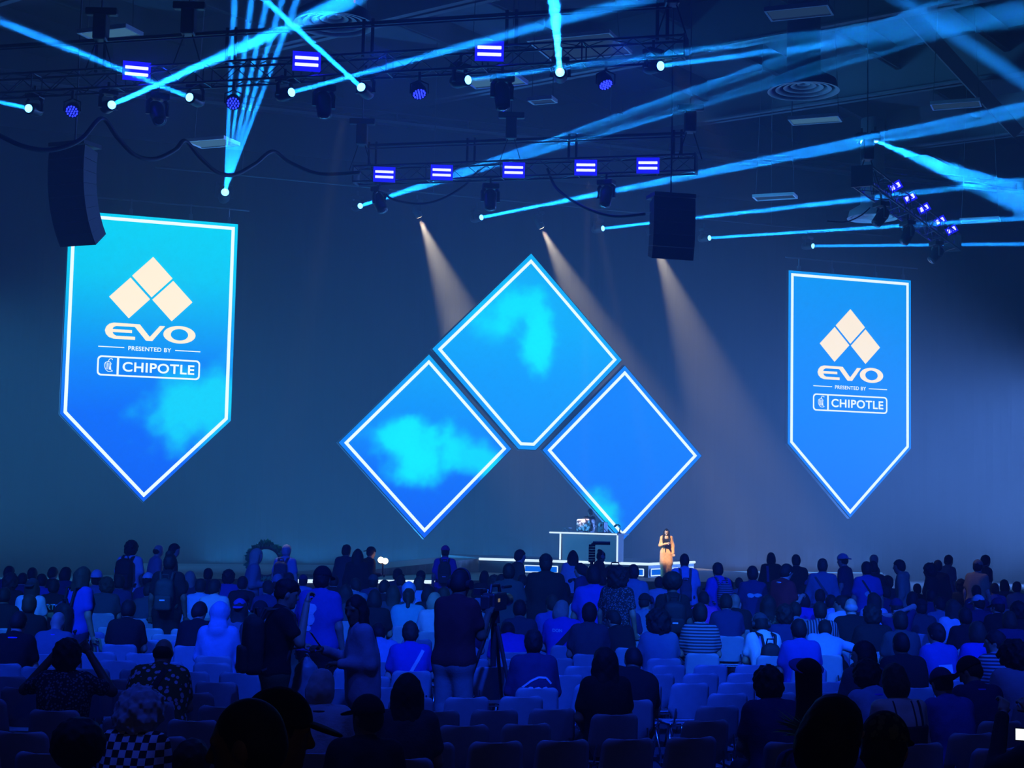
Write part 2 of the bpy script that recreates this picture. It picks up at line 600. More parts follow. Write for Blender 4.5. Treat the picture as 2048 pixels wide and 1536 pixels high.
# flat louvred hall lights, unlit; the light they catch is put in as emission
M_LOUV = emit('louvre_caught_light', srgb(95, 160, 205), 0.42, False)
M_LOUVD = emit('louvre_caught_dim', srgb(75, 125, 180), 0.2, False)
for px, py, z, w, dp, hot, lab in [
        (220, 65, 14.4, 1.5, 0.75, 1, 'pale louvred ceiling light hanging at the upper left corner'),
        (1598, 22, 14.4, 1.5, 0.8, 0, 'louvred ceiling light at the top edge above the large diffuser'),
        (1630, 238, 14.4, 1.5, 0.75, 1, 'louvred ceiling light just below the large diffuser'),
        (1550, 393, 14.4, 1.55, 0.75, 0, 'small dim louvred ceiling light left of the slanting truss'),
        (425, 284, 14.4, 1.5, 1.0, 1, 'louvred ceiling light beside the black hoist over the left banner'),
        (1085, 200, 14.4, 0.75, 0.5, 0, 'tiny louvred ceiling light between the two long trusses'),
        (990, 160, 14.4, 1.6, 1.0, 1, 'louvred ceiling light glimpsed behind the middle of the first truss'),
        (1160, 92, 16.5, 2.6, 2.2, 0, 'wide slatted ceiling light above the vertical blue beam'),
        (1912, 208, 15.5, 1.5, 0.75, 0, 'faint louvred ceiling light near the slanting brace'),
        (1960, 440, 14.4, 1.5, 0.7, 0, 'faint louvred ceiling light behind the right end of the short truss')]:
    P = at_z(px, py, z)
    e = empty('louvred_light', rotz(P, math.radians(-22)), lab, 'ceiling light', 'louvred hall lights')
    b = MB()
    for y in (-dp / 2, dp / 2 - 0.05):
        b.box((-w / 2, y, -0.06), (w / 2, y + 0.05, 0.05))
    for x in (-w / 2, w / 2 - 0.05):
        b.box((x, -dp / 2 + 0.05, -0.06), (x + 0.05, dp / 2 - 0.05, 0.05))
    b.build('frame', M_DIFF, e)
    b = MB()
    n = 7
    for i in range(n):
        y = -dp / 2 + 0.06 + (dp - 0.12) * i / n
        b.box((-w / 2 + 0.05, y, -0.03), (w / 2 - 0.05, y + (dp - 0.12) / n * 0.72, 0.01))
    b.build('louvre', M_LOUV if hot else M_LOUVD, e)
    b = MB()
    b.cyl((-w / 2 + 0.05, 0, 0.05), (-w * 0.3, 0, ROOF - z), 0.012, n=5)
    b.cyl((w / 2 - 0.05, 0, 0.05), (w * 0.3, 0, ROOF - z), 0.012, n=5)
    b.build('hanging_wire', M_STEEL, e)


# ------------------------------------------------------------------ LED screens
def screen_material(name, stops, blobs, cyan, gain=1.32):
    """moving-picture content of an LED wall: a vertical colour ramp with soft cyan light patches"""
    m = bpy.data.materials.new(name)
    m.use_nodes = True
    nt = m.node_tree
    nt.nodes.clear()
    N, L = nt.nodes.new, nt.links.new
    out, em = N('ShaderNodeOutputMaterial'), N('ShaderNodeEmission')
    em.inputs[1].default_value = gain
    L(em.outputs[0], out.inputs[0])
    tc, sp = N('ShaderNodeTexCoord'), N('ShaderNodeSeparateXYZ')
    L(tc.outputs['Object'], sp.inputs[0])
    mr = N('ShaderNodeMapRange')
    z0, z1 = stops[0][0], stops[-1][0]
    mr.inputs[1].default_value, mr.inputs[2].default_value = z0, z1
    L(sp.outputs[2], mr.inputs[0])
    cr_ = N('ShaderNodeValToRGB')
    L(mr.outputs[0], cr_.inputs[0])
    els = cr_.color_ramp.elements
    els[0].position, els[0].color = 0, (*srgb(*stops[0][1]), 1)
    els[1].position, els[1].color = 1, (*srgb(*stops[-1][1]), 1)
    for z, c in stops[1:-1]:
        e = els.new((z - z0) / (z1 - z0))
        e.color = (*srgb(*c), 1)
    cur = cr_.outputs[0]
    nz = N('ShaderNodeTexNoise')
    nz.inputs['Scale'].default_value = 0.75
    nz.inputs['Detail'].default_value = 3.0
    nz.inputs['Roughness'].default_value = 0.5
    L(tc.outputs['Object'], nz.inputs['Vector'])
    for bx, bz, rx, rz, amt, rot in blobs:
        mp = N('ShaderNodeMapping')
        mp.vector_type = 'TEXTURE'
        mp.inputs['Location'].default_value = (bx, 0, bz)
        mp.inputs['Rotation'].default_value = (0, math.radians(rot), 0)
        mp.inputs['Scale'].default_value = (rx, 50, rz)
        L(tc.outputs['Object'], mp.inputs[0])
        ln = N('ShaderNodeVectorMath')
        ln.operation = 'LENGTH'
        L(mp.outputs[0], ln.inputs[0])
        ad = N('ShaderNodeMath')
        ad.operation = 'MULTIPLY_ADD'
        L(nz.outputs[0], ad.inputs[0])
        ad.inputs[1].default_value = 1.9
        L(ln.outputs['Value'], ad.inputs[2])
        m2 = N('ShaderNodeMapRange')
        m2.interpolation_type = 'SMOOTHSTEP'
        m2.inputs[1].default_value, m2.inputs[2].default_value = 2.15, 1.25
        m2.inputs[3].default_value, m2.inputs[4].default_value = 0, amt
        L(ad.outputs[0], m2.inputs[0])
        mx = N('ShaderNodeMix')
        mx.data_type = 'RGBA'
        L(m2.outputs[0], mx.inputs[0])
        L(cur, mx.inputs[6])
        mx.inputs[7].default_value = (*srgb(*cyan), 1)
        cur = mx.outputs[2]
    L(cur, em.inputs[0])
    return m


def inset(poly, d):
    n = len(poly)
    area = sum(poly[i][0] * poly[(i + 1) % n][1] - poly[(i + 1) % n][0] * poly[i][1] for i in range(n))
    sg = 1 if area > 0 else -1
    res = []
    for i in range(n):
        p0, p1, p2 = Vector(poly[i - 1]), Vector(poly[i]), Vector(poly[(i + 1) % n])
        a, b = (p1 - p0).normalized(), (p2 - p1).normalized()
        na, nb = Vector((-a.y, a.x)) * sg, Vector((-b.y, b.x)) * sg
        k = (na + nb).normalized()
        res.append(tuple(p1 + k * (d / max(0.2, k.dot(na)))))
    return res


M_LINE = emit('led_white_line', srgb(226, 244, 255), 1.5)
M_CREAM = emit('led_cream', srgb(255, 238, 205), 1.4)
M_WHITE = emit('led_white', srgb(235, 246, 255), 1.45)


def led_screen(name, s, poly, m, label, cat, line_in):
    e = empty(name, STAGE_M @ Matrix.Translation((s, 0, 0)), label, cat)
    MB().prism(inset(poly, -0.03), 0.02, 0.22).build('cabinet', M_BLACK, e)
    MB().prism(poly, 0.0, 0.015).build('screen', m, e)
    MB().ring(inset(poly, line_in - 0.055), inset(poly, line_in + 0.055), -0.006, -0.001).build('border_line', M_LINE, e)
    return e


BAN = [(-2.81, 12.22), (2.81, 12.22), (2.81, 5.41), (0, 2.58), (-2.81, 5.41)]
ban_l = led_screen('led_banner', -13.0, BAN, screen_material('banner_picture_teal',
    [(2.6, (0, 88, 235)), (5.5, (0, 100, 238)), (7.2, (0, 128, 238)), (8.6, (0, 165, 236)), (10.2, (0, 200, 238)), (12.2, (0, 212, 242))],
    [(1.8, 5.9, 2.3, 1.5, 0.9, -30)], (10, 216, 242)),
    'tall pointed banner screen left of the stage, teal fading to blue', 'led screen', 0.16)
ban_r = led_screen('led_banner', 14.27, BAN, screen_material('banner_picture_blue',
    [(2.6, (0, 112, 240)), (6.5, (0, 128, 240)), (12.2, (0, 152, 242))], [], (10, 216, 242)),
    'tall pointed banner screen right of the stage, plain blue', 'led screen', 0.16)

EV = [(-1.22, 8.545), (-0.36, 8.535), (-0.02, 8.13), (0.30, 8.525), (0.48, 8.525), (0.07, 7.995), (-0.14, 7.995), (-0.52, 8.435),
      (-1.14, 8.435), (-1.22, 8.39), (-1.25, 8.325), (-0.61, 8.325), (-0.61, 8.225), (-1.25, 8.225), (-1.2, 8.15), (-1.12, 8.105), (-0.5, 8.105),
      (-0.5, 8.0), (-1.2, 8.0), (-1.36, 8.05), (-1.46, 8.15), (-1.5, 8.27), (-1.46, 8.4), (-1.36, 8.5)]


def sq(cx, cz, h, hx=None):
    hx = hx or h
    return [(cx, cz + h), (cx + hx, cz), (cx, cz - h), (cx - hx, cz)]


def arc(cx, cz, r, a0, a1, n):
    return [(cx + r * math.cos(math.radians(a0 + (a1 - a0) * i / n)), cz + r * math.sin(math.radians(a0 + (a1 - a0) * i / n))) for i in range(n + 1)]


def rrect(x0, z0, x1, z1, r, n=5):
    return arc(x1 - r, z1 - r, r, 0, 90, n) + arc(x0 + r, z1 - r, r, 90, 180, n) + arc(x0 + r, z0 + r, r, 180, 270, n) + arc(x1 - r, z0 + r, r, 270, 360, n)


def text_part(txt, x, z, width, height, m, parent, bold=0.0, y=-0.008):
    me = text_mesh(txt, 1.0, 0.0, bold, spacing=1.08)
    co = np.array([v.co[:] for v in me.vertices])
    lo, hi = co.min(0), co.max(0)
    sx, sz = width / (hi[0] - lo[0]), height / (hi[1] - lo[1])
    for v in me.vertices:
        v.co = Vector((x + (v.co.x - (lo[0] + hi[0]) / 2) * sx, y, z + (v.co.y - (lo[1] + hi[1]) / 2) * sz))
    me.materials.append(m)
    return link('lettering', me, parent)


for e in (ban_l, ban_r):
    b = MB()
    for cx, cz in ((-0.015, 10.17), (-0.735, 9.41), (0.685, 9.40)):
        b.prism(sq(cx, cz, 0.695, 0.675), -0.008, -0.001)
    b.build('emblem', M_CREAM, e)
    b = MB()
    b.prism(EV, -0.008, -0.001)
    n = 36
    out = [(0.965 + 0.54 * math.cos(2 * math.pi * i / n), 8.26 + 0.30 * math.sin(2 * math.pi * i / n)) for i in range(n)]
    inn = [(0.965 + 0.29 * math.cos(2 * math.pi * i / n), 8.26 + 0.195 * math.sin(2 * math.pi * i / n)) for i in range(n)]
    b.ring(out, inn, -0.008, -0.001)
    b.build('lettering', M_CREAM, e)
    text_part('PRESENTED BY', 0.0, 7.712, 1.42, 0.145, M_WHITE, e, 0.02)
    b = MB()
    b.box((-1.69, -0.008, 7.705), (-0.84, -0.001, 7.735)).box((0.84, -0.008, 7.705), (1.69, -0.001, 7.735))
    b.ring(rrect(-1.70, 6.745, 1.70, 7.42, 0.14), rrect(-1.645, 6.80, 1.645, 7.365, 0.10), -0.008, -0.001)
    b.box((-1.06, -0.008, 6.77), (-0.99, -0.001, 7.39))
    b.build('sponsor_frame', M_WHITE, e)
    text_part('CHIPOTLE', 0.32, 7.08, 2.38, 0.33, M_WHITE, e, 0.022)
    # the little chilli pepper in the square of the sponsor frame
    b = MB()
    pep = [(-1.37, 7.235), (-1.28, 7.225), (-1.235, 7.17), (-1.25, 7.09), (-1.275, 7.0), (-1.22, 6.94), (-1.17, 6.915), (-1.25, 6.885), (-1.35, 6.89),
           (-1.42, 6.95), (-1.465, 7.04), (-1.475, 7.13), (-1.44, 7.2)]
    pep_in = inset(pep, 0.018)
    b.ring(pep, pep_in, -0.008, -0.001)
    for k in range(4):
        x = -1.43 + k * 0.05
        b.prism([(x, 7.2 - k * 0.01), (x + 0.02, 7.2 - k * 0.01), (x + 0.045, 6.97 - k * 0.012), (x + 0.025, 6.97 - k * 0.012)], -0.008, -0.001)
    b.tube([(-1.33, -0.005, 7.22), (-1.33, -0.005, 7.27), (-1.29, -0.005, 7.32), (-1.23, -0.005, 7.325), (-1.2, -0.005, 7.29)], 0.014, 6)
    b.build('pepper_emblem', M_WHITE, e)

DT = [(0, 3.75), (3.71, 0), (0.33, -3.49), (-0.33, -3.49), (-3.71, 0)]
cyan = (0, 236, 250)
led_screen('led_diamond', 0.645, [(x, z + 8.29) for x, z in DT], screen_material('diamond_picture_top',
    [(4.8, (0, 142, 242)), (7.5, (0, 155, 242)), (9.5, (0, 172, 242)), (12.0, (0, 176, 238))],
    [(0.35, 8.75, 0.8, 1.3, 1.0, 0), (-0.7, 10.0, 1.5, 0.9, 0.85, -20), (-1.6, 9.3, 1.0, 0.8, 0.4, 0)], cyan),
    'large top diamond screen with its lower point cut off', 'led screen', 0.2)
led_screen('led_diamond', -3.185, sq(0, 4.80, 3.28, 3.21), screen_material('diamond_picture_lower',
    [(1.5, (0, 88, 236)), (4.0, (0, 108, 240)), (5.6, (0, 140, 240)), (8.1, (0, 165, 238))],
    [(-0.2, 4.5, 1.5, 1.25, 1.0, 20), (-1.0, 5.1, 1.5, 0.8, 0.9, 0), (1.6, 4.5, 1.6, 0.8, 0.75, 25)], cyan),
    'lower diamond screen on the left, cyan patch glowing in its middle', 'led screen', 0.19)
led_screen('led_diamond', 4.49, sq(0, 4.80, 3.28, 3.24), screen_material('diamond_picture_plain',
    [(1.5, (0, 108, 240)), (8.1, (0, 130, 242))], [(-0.95, 2.6, 0.9, 0.8, 0.9, 0)], (0, 225, 235)),
    'lower diamond screen on the right, plain blue, above the booth', 'led screen', 0.19)

# hanging bars above the two banners
for s, lab in ((-13.0, 'thin black hanging bar with clamps above the teal left banner'), (14.27, 'thin black hanging bar with clamps above the blue right banner')):
    e = empty('banner_bar', STAGE_M @ Matrix.Translation((s, 0.1, 12.75)), lab, 'hanging bar')
    MB().cyl((-2.9, 0, 0), (3.2, 0, 0), 0.03).build('pipe', M_STEEL, e)
    for x in (-2.3, -0.8, 1.2, 2.5):
        MB().cyl((x, 0, 0.04), (x, 0, -0.36), 0.03, n=8).box((x - 0.06, -0.06, -0.52), (x + 0.06, 0.06, -0.3)).build('clamp', M_STEEL, e)

# ------------------------------------------------------------------ the stage
M_DECK = mat('stage_deck_black', (0.05, 0.052, 0.06), 0.55)
M_SKIRT = mat('grey_skirt_cloth', (0.16, 0.16, 0.165), 0.9, bump=0.3, bscale=6)
M_STRIP = emit('led_strip_white', srgb(205, 232, 252), 1.5)
M_PANEL = emit('front_panel_picture', srgb(0, 92, 215), 1.4)


def deck(name, pts, z, label, base=0.0):
    e = empty(name, Matrix.Identity(4), label, 'stage platform')
    b = MB()
    n = len(pts)
    vv = [(p.x, p.y, base) for p in pts] + [(p.x, p.y, z) for p in pts]
    b.add(vv, [tuple(range(n))[::-1], tuple(range(n, 2 * n))] + [(i, (i + 1) % n, n + (i + 1) % n, n + i) for i in range(n)])
    b.build('deck', M_DECK, e)
    return e


lo_pts = [stage(-13.5, 9.2, 0), stage(8.2, 9.2, 0), stage(9.0, 6.5, 0), stage(9.0, -2.6, 0), stage(-13.5, -2.6, 0)]
low = deck('lower_stage', lo_pts, LOW, 'wide low black stage deck with a white light strip on its front edge')
_l0, _l1 = at_stage(560, 1156, 9.2)[0], at_stage(905, 1164, 9.2)[0]
MB().box((_l0, -9.25, LOW - 0.10), (_l1, -9.19, LOW), STAGE_M).build('light_strip', M_STRIP, low)
u0, u1, u2 = at_z(959, 1116, UP), at_z(1297, 1126.5, UP), at_z(1388, 1122.5, UP)
bk = -STAGE_N * 3.4
up_pts = [u0, u1, u2, u2 + bk * 0.9, u1 + bk * 1.4, u0 + bk * 1.3]
upper = deck('upper_stage', up_pts, UP, 'raised upper stage riser with glowing blue front panels', LOW)


def wall_frame(a, b):
    u = (b - a).normalized()
    return Matrix(((u.x, -u.y, 0, a.x), (u.y, u.x, 0, a.y), (0, 0, 1, 0), (0, 0, 0, 1))), (b - a).length


for a, b, n in ((u0, u1, 4), (u1, u2, 1)):
    W, ln = wall_frame(Vector((a.x, a.y, 0)), Vector((b.x, b.y, 0)))
    MB().cyl((0, -0.02, UP - 0.03), (ln, -0.02, UP - 0.03), 0.045, M=W).build('light_strip', M_STRIP, upper, True)
    w = ln / n
    for k in range(n):
        if n == 4 and k == 0:
            continue
        x0, x1 = k * w + 0.14, (k + 1) * w - 0.14
        f = MB().prism(rrect(x0, LOW + 0.04, x1, UP - 0.18, 0.03), -0.03, -0.005, M=W).build('front_panel', M_PANEL, upper)
        MB().ring(rrect(x0, LOW + 0.04, x1, UP - 0.18, 0.03), rrect(x0 + 0.035, LOW + 0.075, x1 - 0.035, UP - 0.215, 0.02), -0.04, -0.031, M=W).build('panel_edge', M_STRIP, f)

# slanting grey skirt of the access ramp, left of the upper stage
ra, rb = at_z(650, 1152, LOW + 0.05), u0
W, ln = wall_frame(Vector((ra.x, ra.y, 0)), Vector((rb.x, rb.y, 0)))
rp = empty('access_ramp', W, 'long grey cloth-skirted ramp rising to the left end of the upper stage', 'ramp')
MB().prism([(0, LOW + 0.02), (ln, LOW + 0.02), (ln, UP - 0.02), (0, LOW + 0.08)], 0.05, 1.6).build('ramp_body', M_DECK, rp)
sk, sf = [], []
for i in range(81):
    x = ln * i / 80
    zt = LOW + 0.08 + (UP - LOW - 0.1) * i / 80
    y = 0.02 + 0.012 * math.sin(i * 1.9)
    sk += [(x, y, LOW + 0.02), (x, y, zt)]
for i in range(80):
    sf.append((2 * i, 2 * i + 2, 2 * i + 3, 2 * i + 1))
MB().add(sk, sf).build('cloth_skirt', M_SKIRT, rp)

# housing for the added floods behind the stage
e = empty('fill_batten', STAGE_M @ Matrix.Translation((5.0, 2.95, 0)), 'long black added fill batten hidden behind the stage', 'stage light')
MB().box((-13.7, -0.2, 0.0), (12.7, 0.2, 0.30), bev=0.03).build('housing', M_BLACK, e)
MB().box((-13.6, -0.15, 0.30), (12.6, 0.15, 0.33)).build('lens', emit('fill_batten_glow', (0.09, 0.36, 1.0), 0.8), e)

# DJ booth
d0, d1 = at_z(1102, 1066, 1.82), at_z(1236, 1070, 1.82)
W, ln = wall_frame(Vector((d0.x, d0.y, 0)), Vector((d1.x, d1.y, 0)))
BOOTH_W, BOOTH_LN = W, ln
M_BOOTH = mat('booth_dark_panel', (0.13, 0.12, 0.125), 0.6)
bo = empty('dj_booth', W @ Matrix.Translation((0, 0, UP)), 'dark booth outlined with white light strips on the upper stage', 'booth')
hB = 1.82 - UP
MB().box((0.42, 0.0, 0), (ln, 0.34, hB)).build('body', M_BOOTH, bo)
MB().box((0.0, -0.05, hB), (ln + 0.02, 0.62, hB + 0.05)).build('counter', M_DECK, bo)
for nm, a, b in (('light_strip', (0, -0.075, hB + 0.02), (ln, -0.075, hB + 0.02)), ('light_strip', (0.42, -0.03, 0.02), (0.42, -0.03, hB - 0.01)), ('light_strip', (ln, -0.03, 0.02), (ln, -0.03, hB - 0.01))):
    MB().cyl(a, b, 0.028).build(nm, M_STRIP, bo, True)
zt = 1.82 + 0.055


def floral(name):
    m = mat(name, (0.02, 0.02, 0.02), 0.6)
    nt = m.node_tree
    N, L = nt.nodes.new, nt.links.new
    tc, v, r = N('ShaderNodeTexCoord'), N('ShaderNodeTexVoronoi'), N('ShaderNodeValToRGB')
    v.inputs['Scale'].default_value = 13.0
    L(tc.outputs['Object'], v.inputs['Vector'])
    L(v.outputs['Distance'], r.inputs[0])
    e = r.color_ramp.elements
    e[0].position, e[0].color = 0.40, (0.85, 0.80, 0.74, 1)
    e[1].position, e[1].color = 0.62, (0.10, 0.03, 0.03, 1)
    x = e.new(0.25)
    x.color = (0.8, 0.45, 0.45, 1)
    L(r.outputs[0], nt.nodes['Principled BSDF'].inputs['Base Color'])
    return m


M_FLORAL = floral('floral_case')
e = empty('floral_case', W @ Matrix.Translation((0.86, 0.25, zt)), 'pink and cream floral patterned case standing on the booth', 'case')
MB().box((0, 0, 0.03), (0.60, 0.3, 0.44), bev=0.05).build('case_body', M_FLORAL, e)
MB().cyl((0.2, 0.15, 0.44), (0.2, 0.15, 0.47), 0.015).cyl((0.4, 0.15, 0.44), (0.4, 0.15, 0.47), 0.015).cyl((0.2, 0.15, 0.47), (0.4, 0.15, 0.47), 0.015).build('handle', M_BLACK, e)
MB().box((0.03, 0.03, 0), (0.1, 0.27, 0.035)).box((0.5, 0.03, 0), (0.57, 0.27, 0.035)).build('foot', M_BLACK, e)
for x, lab in ((0.36, 'small black laptop stand at the left end of the booth'), (1.86, 'small black laptop stand right of the floral case')):
    e = empty('laptop_stand', W @ Matrix.Translation((x, 0.3, zt)), lab, 'stand', 'booth equipment')
    MB().tube([(-0.12, 0, 0), (0, 0, 0.12), (0.14, 0, 0)], 0.012).tube([(-0.12, 0.2, 0), (0, 0.2, 0.12), (0.14, 0.2, 0)], 0.012).build('legs', M_STEEL, e)
    MB().box((-0.14, 0.0, 0.12), (0.14, 0.22, 0.14)).build('tray', M_BLACK, e)
e = empty('speaker_monitor', W @ Matrix.Translation((1.72, 0.45, zt)), 'small dark loudspeaker with a white dome on the booth', 'loudspeaker')
MB().box((-0.14, 0, 0), (0.14, 0.25, 0.36), bev=0.02).build('cabinet', M_BLACK, e)
MB().lathe([(0.001, 0.06), (0.05, 0.04), (0.07, 0)], 16, Matrix.Translation((0, -0.001, 0.26)) @ Matrix.Rotation(math.pi / 2, 4, 'X')).build('driver', M_LEDGE, e, True)
e = empty('gooseneck_microphone', W @ Matrix.Translation((ln - 0.08, 0.2, zt)), 'black gooseneck microphone at the right end of the booth', 'microphone')
MB().cyl((0, 0, 0), (0, 0, 0.03), 0.07, n=16).build('base', M_BLACK, e)
MB().tube([(0, 0, 0.03), (0.02, 0, 0.15), (0.02, 0, 0.23), (-0.04, 0, 0.28), (-0.13, 0, 0.27)], 0.02).build('neck', M_BLACK, e)
MB().cyl((-0.13, 0, 0.27), (-0.2, 0, 0.22), 0.035, n=12).build('capsule', M_BLACK, e)
# ------------------------------------------------------------------ trusses
def truss(A, B, size, label, bay=0.55):
    A, B = Vector(A), Vector(B)
    u = (B - A).normalized()
    side = Vector((-u.y, u.x, 0)).normalized()
    Mx = Matrix(((u.x, side.x, 0, A.x), (u.y, side.y, 0, A.y), (u.z, 0, 1, A.z), (0, 0, 0, 1)))
    L = (B - A).length
    h = size / 2
    e = empty('lighting_truss', Mx, label, 'truss')
    for y, z in ((-h, -h), (h, -h), (h, h), (-h, h)):
        MB().cyl((0, y, z), (L, y, z), 0.028).build('chord', M_ALU, e)
    b = MB()
    n = int(L / bay)
    c = [(-h, -h), (h, -h), (h, h), (-h, h)]
    for i in range(n):
        x0, x1 = L * i / n, L * (i + 1) / n
        for k in range(4):
            p, q = c[k], c[(k + 1) % 4]
            if i % 2:
                p, q = q, p
            b.cyl((x0, *p), (x1, *q), 0.014, n=5)
            if i % 4 == 0:
                b.cyl((x0, *c[k]), (x0, *c[(k + 1) % 4]), 0.018, n=5)
    b.build('lattice', M_ALU, e)
    for x in (0, L):
        MB().box((x - 0.02, -h - 0.04, -h - 0.04), (x + 0.02, h + 0.04, h + 0.04)).build('end_plate', M_ALU, e)
    return Mx, L


def on_line(Mx, L, px, py_guess):
    """distance along a truss at which it crosses picture column px"""
    best = None
    for i in range(401):
        x = L * i / 400
        p = Mx @ Vector((x, 0, 0)) - Vector((0, 0, EYE))
        c = CAMR.transposed() @ p
        u = 1024 + FPX * c.x / -c.z
        if best is None or abs(u - px) < best[0]:
            best = (abs(u - px), x)
    return best[1]


T1, L1 = truss(T1A, T1B, 0.46, 'long black box truss over the audience carrying most of the beam lights')
T2, L2 = truss(at_z(712, 351, 12.3), at_z(1392, 328, 12.3), 0.46, 'second black box truss above the middle of the stage with five strobes')
T3, L3 = truss(at_z(1724, 352, 12.6), at_z(1905, 486, 12.6), 0.56, 'short slanting black truss in front of the right banner')

# pipe-and-post rigging frames standing up from the two long trusses
for Mx, L, lab, hgt in ((T1, L1, 'black pipe rigging frame standing on the first truss', 0.78), (T2, L2, 'black pipe rigging frame standing on the second truss', 0.66)):
    e = empty('rigging_frame', Mx @ Matrix.Translation((0, 0, 0.26)), lab, 'rigging frame')
    MB().cyl((0.3, 0.12, hgt), (L - 0.3, 0.12, hgt), 0.045).build('rail', M_BLACK, e)
    MB().cyl((0.3, -0.12, hgt - 0.16), (L - 0.3, -0.12, hgt - 0.16), 0.022).build('rail', M_STEEL, e)
    n = int(L / 3.2)
    for i in range(n + 1):
        for dx in (0, 0.22):
            x = 0.35 + (L - 1.0) * i / n + dx
            MB().cyl((x, 0.12, 0), (x, 0.12, hgt + 0.1), 0.04).build('post', M_BLACK, e)


def hoist(P, label, ztop=ROOF - 0.4):
    e = empty('chain_hoist', P, label, 'chain hoist')
    MB().box((-0.16, -0.2, 0.0), (0.16, 0.2, 0.62), bev=0.04).build('motor', M_BLACK, e)
    MB().box((-0.38, -0.1, 0.62), (0.38, 0.1, 0.8), bev=0.03).build('beam_clamp', M_BLACK, e)
    b = MB()
    b.cyl((0, 0, 0.8), (0, 0, ztop - P.z), 0.02, n=6)
    b.build('chain', M_STEEL, e)
    b = MB()
    b.cyl((-0.1, 0, 0), (-0.34, 0, -0.75), 0.018, n=6).cyl((0.1, 0, 0), (0.34, 0, -0.75), 0.018, n=6)
    b.build('sling', M_RUBBER, e)


for Mx, L, px, lab, zz in [
        (T1, L1, 196, 'chain hoist in front of the upper left louvred light', 0.98),
        (T1, L1, 372, 'chain hoist above the cable swags', 0.98),
        (T1, L1, 1345, 'chain hoist at the right end of the first truss', 0.98),
        (T2, L2, 722, 'chain hoist at the left end of the second truss', 0.9),
        (T2, L2, 1380, 'chain hoist at the right end of the second truss', 0.9),
        (T2, L2, 1020, 'chain hoist over the middle of the second truss', 0.9),
        (T3, L3, 1735, 'chain hoist at the upper end of the slanting truss', 0.6)]:
    x = on_line(Mx, L, px, 0)
    hoist(Mx @ Vector((x, 0, zz)), lab)

# ------------------------------------------------------------------ fixtures
M_LENS = emit('beam_lens_glow', (0.5, 2.2, 4.0), 1.6)
M_LENSR = emit('beam_lens_rim', (0.0, 0.25, 0.6), 1.0)
M_WLENS = emit('warm_lens_glow', (3.0, 2.3, 1.4), 1.6)
M_DARKLENS = mat('dark_lens', (0.02, 0.03, 0.05), 0.15, spec=0.6)
M_STROBE = emit('strobe_tube', (1.15, 1.2, 90.0), 1.0)
M_HALO = emit('strobe_halo_plate', (0.012, 0.012, 1.1), 1.0)  # blue emission put in for the halo round the strobe bars
M_DOT = emit('par_led_blue', (0.05, 0.09, 3.2), 1.2)


def moving_head(a, d, label, lit=1.0, size=1.0, hang=True, lens=None):
    """a = lens centre, d = direction of the beam"""
    d = Vector(d).normalized()
    s = size
    e = empty('moving_head_light', a, label, 'stage light', 'moving head lights')
    piv = -d * (0.24 * s)
    H = frame(Vector((0, 0, 0)), d)
    if abs(d.z) > 0.995:
        H = frame(Vector((0, 0, 0)), d)
    prof = [(0.001, -0.02 * s), (0.105 * s, -0.02 * s), (0.135 * s, -0.01 * s), (0.14 * s, 0.04 * s), (0.15 * s, 0.2 * s), (0.16 * s, 0.34 * s), (0.13 * s, 0.46 * s), (0.08 * s, 0.5 * s), (0.001, 0.5 * s)]
    MB().lathe(prof, 20, H).build('head', M_BLACK, e, True)
    lb = MB().lathe([(0.001, -0.045 * s), (0.06 * s, -0.04 * s), (0.1 * s, -0.025 * s), (0.1 * s, -0.015 * s)], 20, H)
    lo = lb.build('lens', lens or (M_LENS if lit else M_DARKLENS), e, True)
    # yoke: two arms from the pivot up to the base
    hz = Vector((d.x, d.y, 0))
    sd = Vector((-hz.y, hz.x, 0)).normalized() if hz.length > 0.05 else Vector((1, 0, 0))
    up = 0.27 * s
    y = MB()
    for k in (-1, 1):
        p = piv + sd * (0.2 * s * k)
        y.tube([p - Vector((0, 0, 0.05 * s)), p + Vector((0, 0, 0.2 * s)), p + Vector((0, 0, up)) - sd * (0.06 * s * k)], 0.045 * s, 8)
    y.box((-0.06, -0.06, 0), (0.06, 0.06, 0.01), Matrix.Translation(piv + Vector((0, 0, up))))
    y.build('yoke', M_BLACK, e)
    q = math.atan2(sd.y, sd.x)
    MB().box((-0.2 * s, -0.14 * s, 0), (0.2 * s, 0.14 * s, 0.12 * s), Matrix.Translation(piv + Vector((0, 0, up))) @ Matrix.Rotation(q, 4, 'Z'), bev=0.02).build('base', M_BLACK, e)
    MB().box((-0.03, -0.03, 0), (0.03, 0.03, 0.20 * s), Matrix.Translation(piv + Vector((0, 0, up + 0.12 * s)))).build('clamp', M_ALU, e)
    return e


BEAM_LABELS = [
    'moving head at the foot of the bright vertical fan left of the diamonds',
    'moving head sending the broad beam up right above the lower left diamond',
    'moving head above the top diamond with the long striped beam',
    'moving head whose beam passes behind the right loudspeaker stack',
    'moving head just right of the loudspeaker stack with a thin level beam',
    'rightmost moving head on the upstage pipe above the right banner',
    'leftmost moving head on the first truss with a weak beam',
    'moving head on the first truss under the left strobe, beam rising right',
    'moving head on the first truss beaming towards the upper left corner',
    'moving head on the first truss left of its second black head',
    'moving head on the first truss whose beam crosses the bright fan',
    'moving head facing right on the first truss under the right strobe',
    'moving head with the straight vertical beam at the top',
    'moving head at the right end of the first truss']
for (a, d), lab in zip(BEAM_SRC, BEAM_LABELS):
    moving_head(a, d, lab, size=1.35 if lab.startswith('moving head at the foot') else 1.0)
for (a, d), lab in zip(WARM_SRC, ['warm white spotlight left of the top diamond', 'warm white spotlight straight above the top diamond', 'warm white spotlight behind the right loudspeaker stack']):
    moving_head(a, d, lab, lens=M_WLENS)

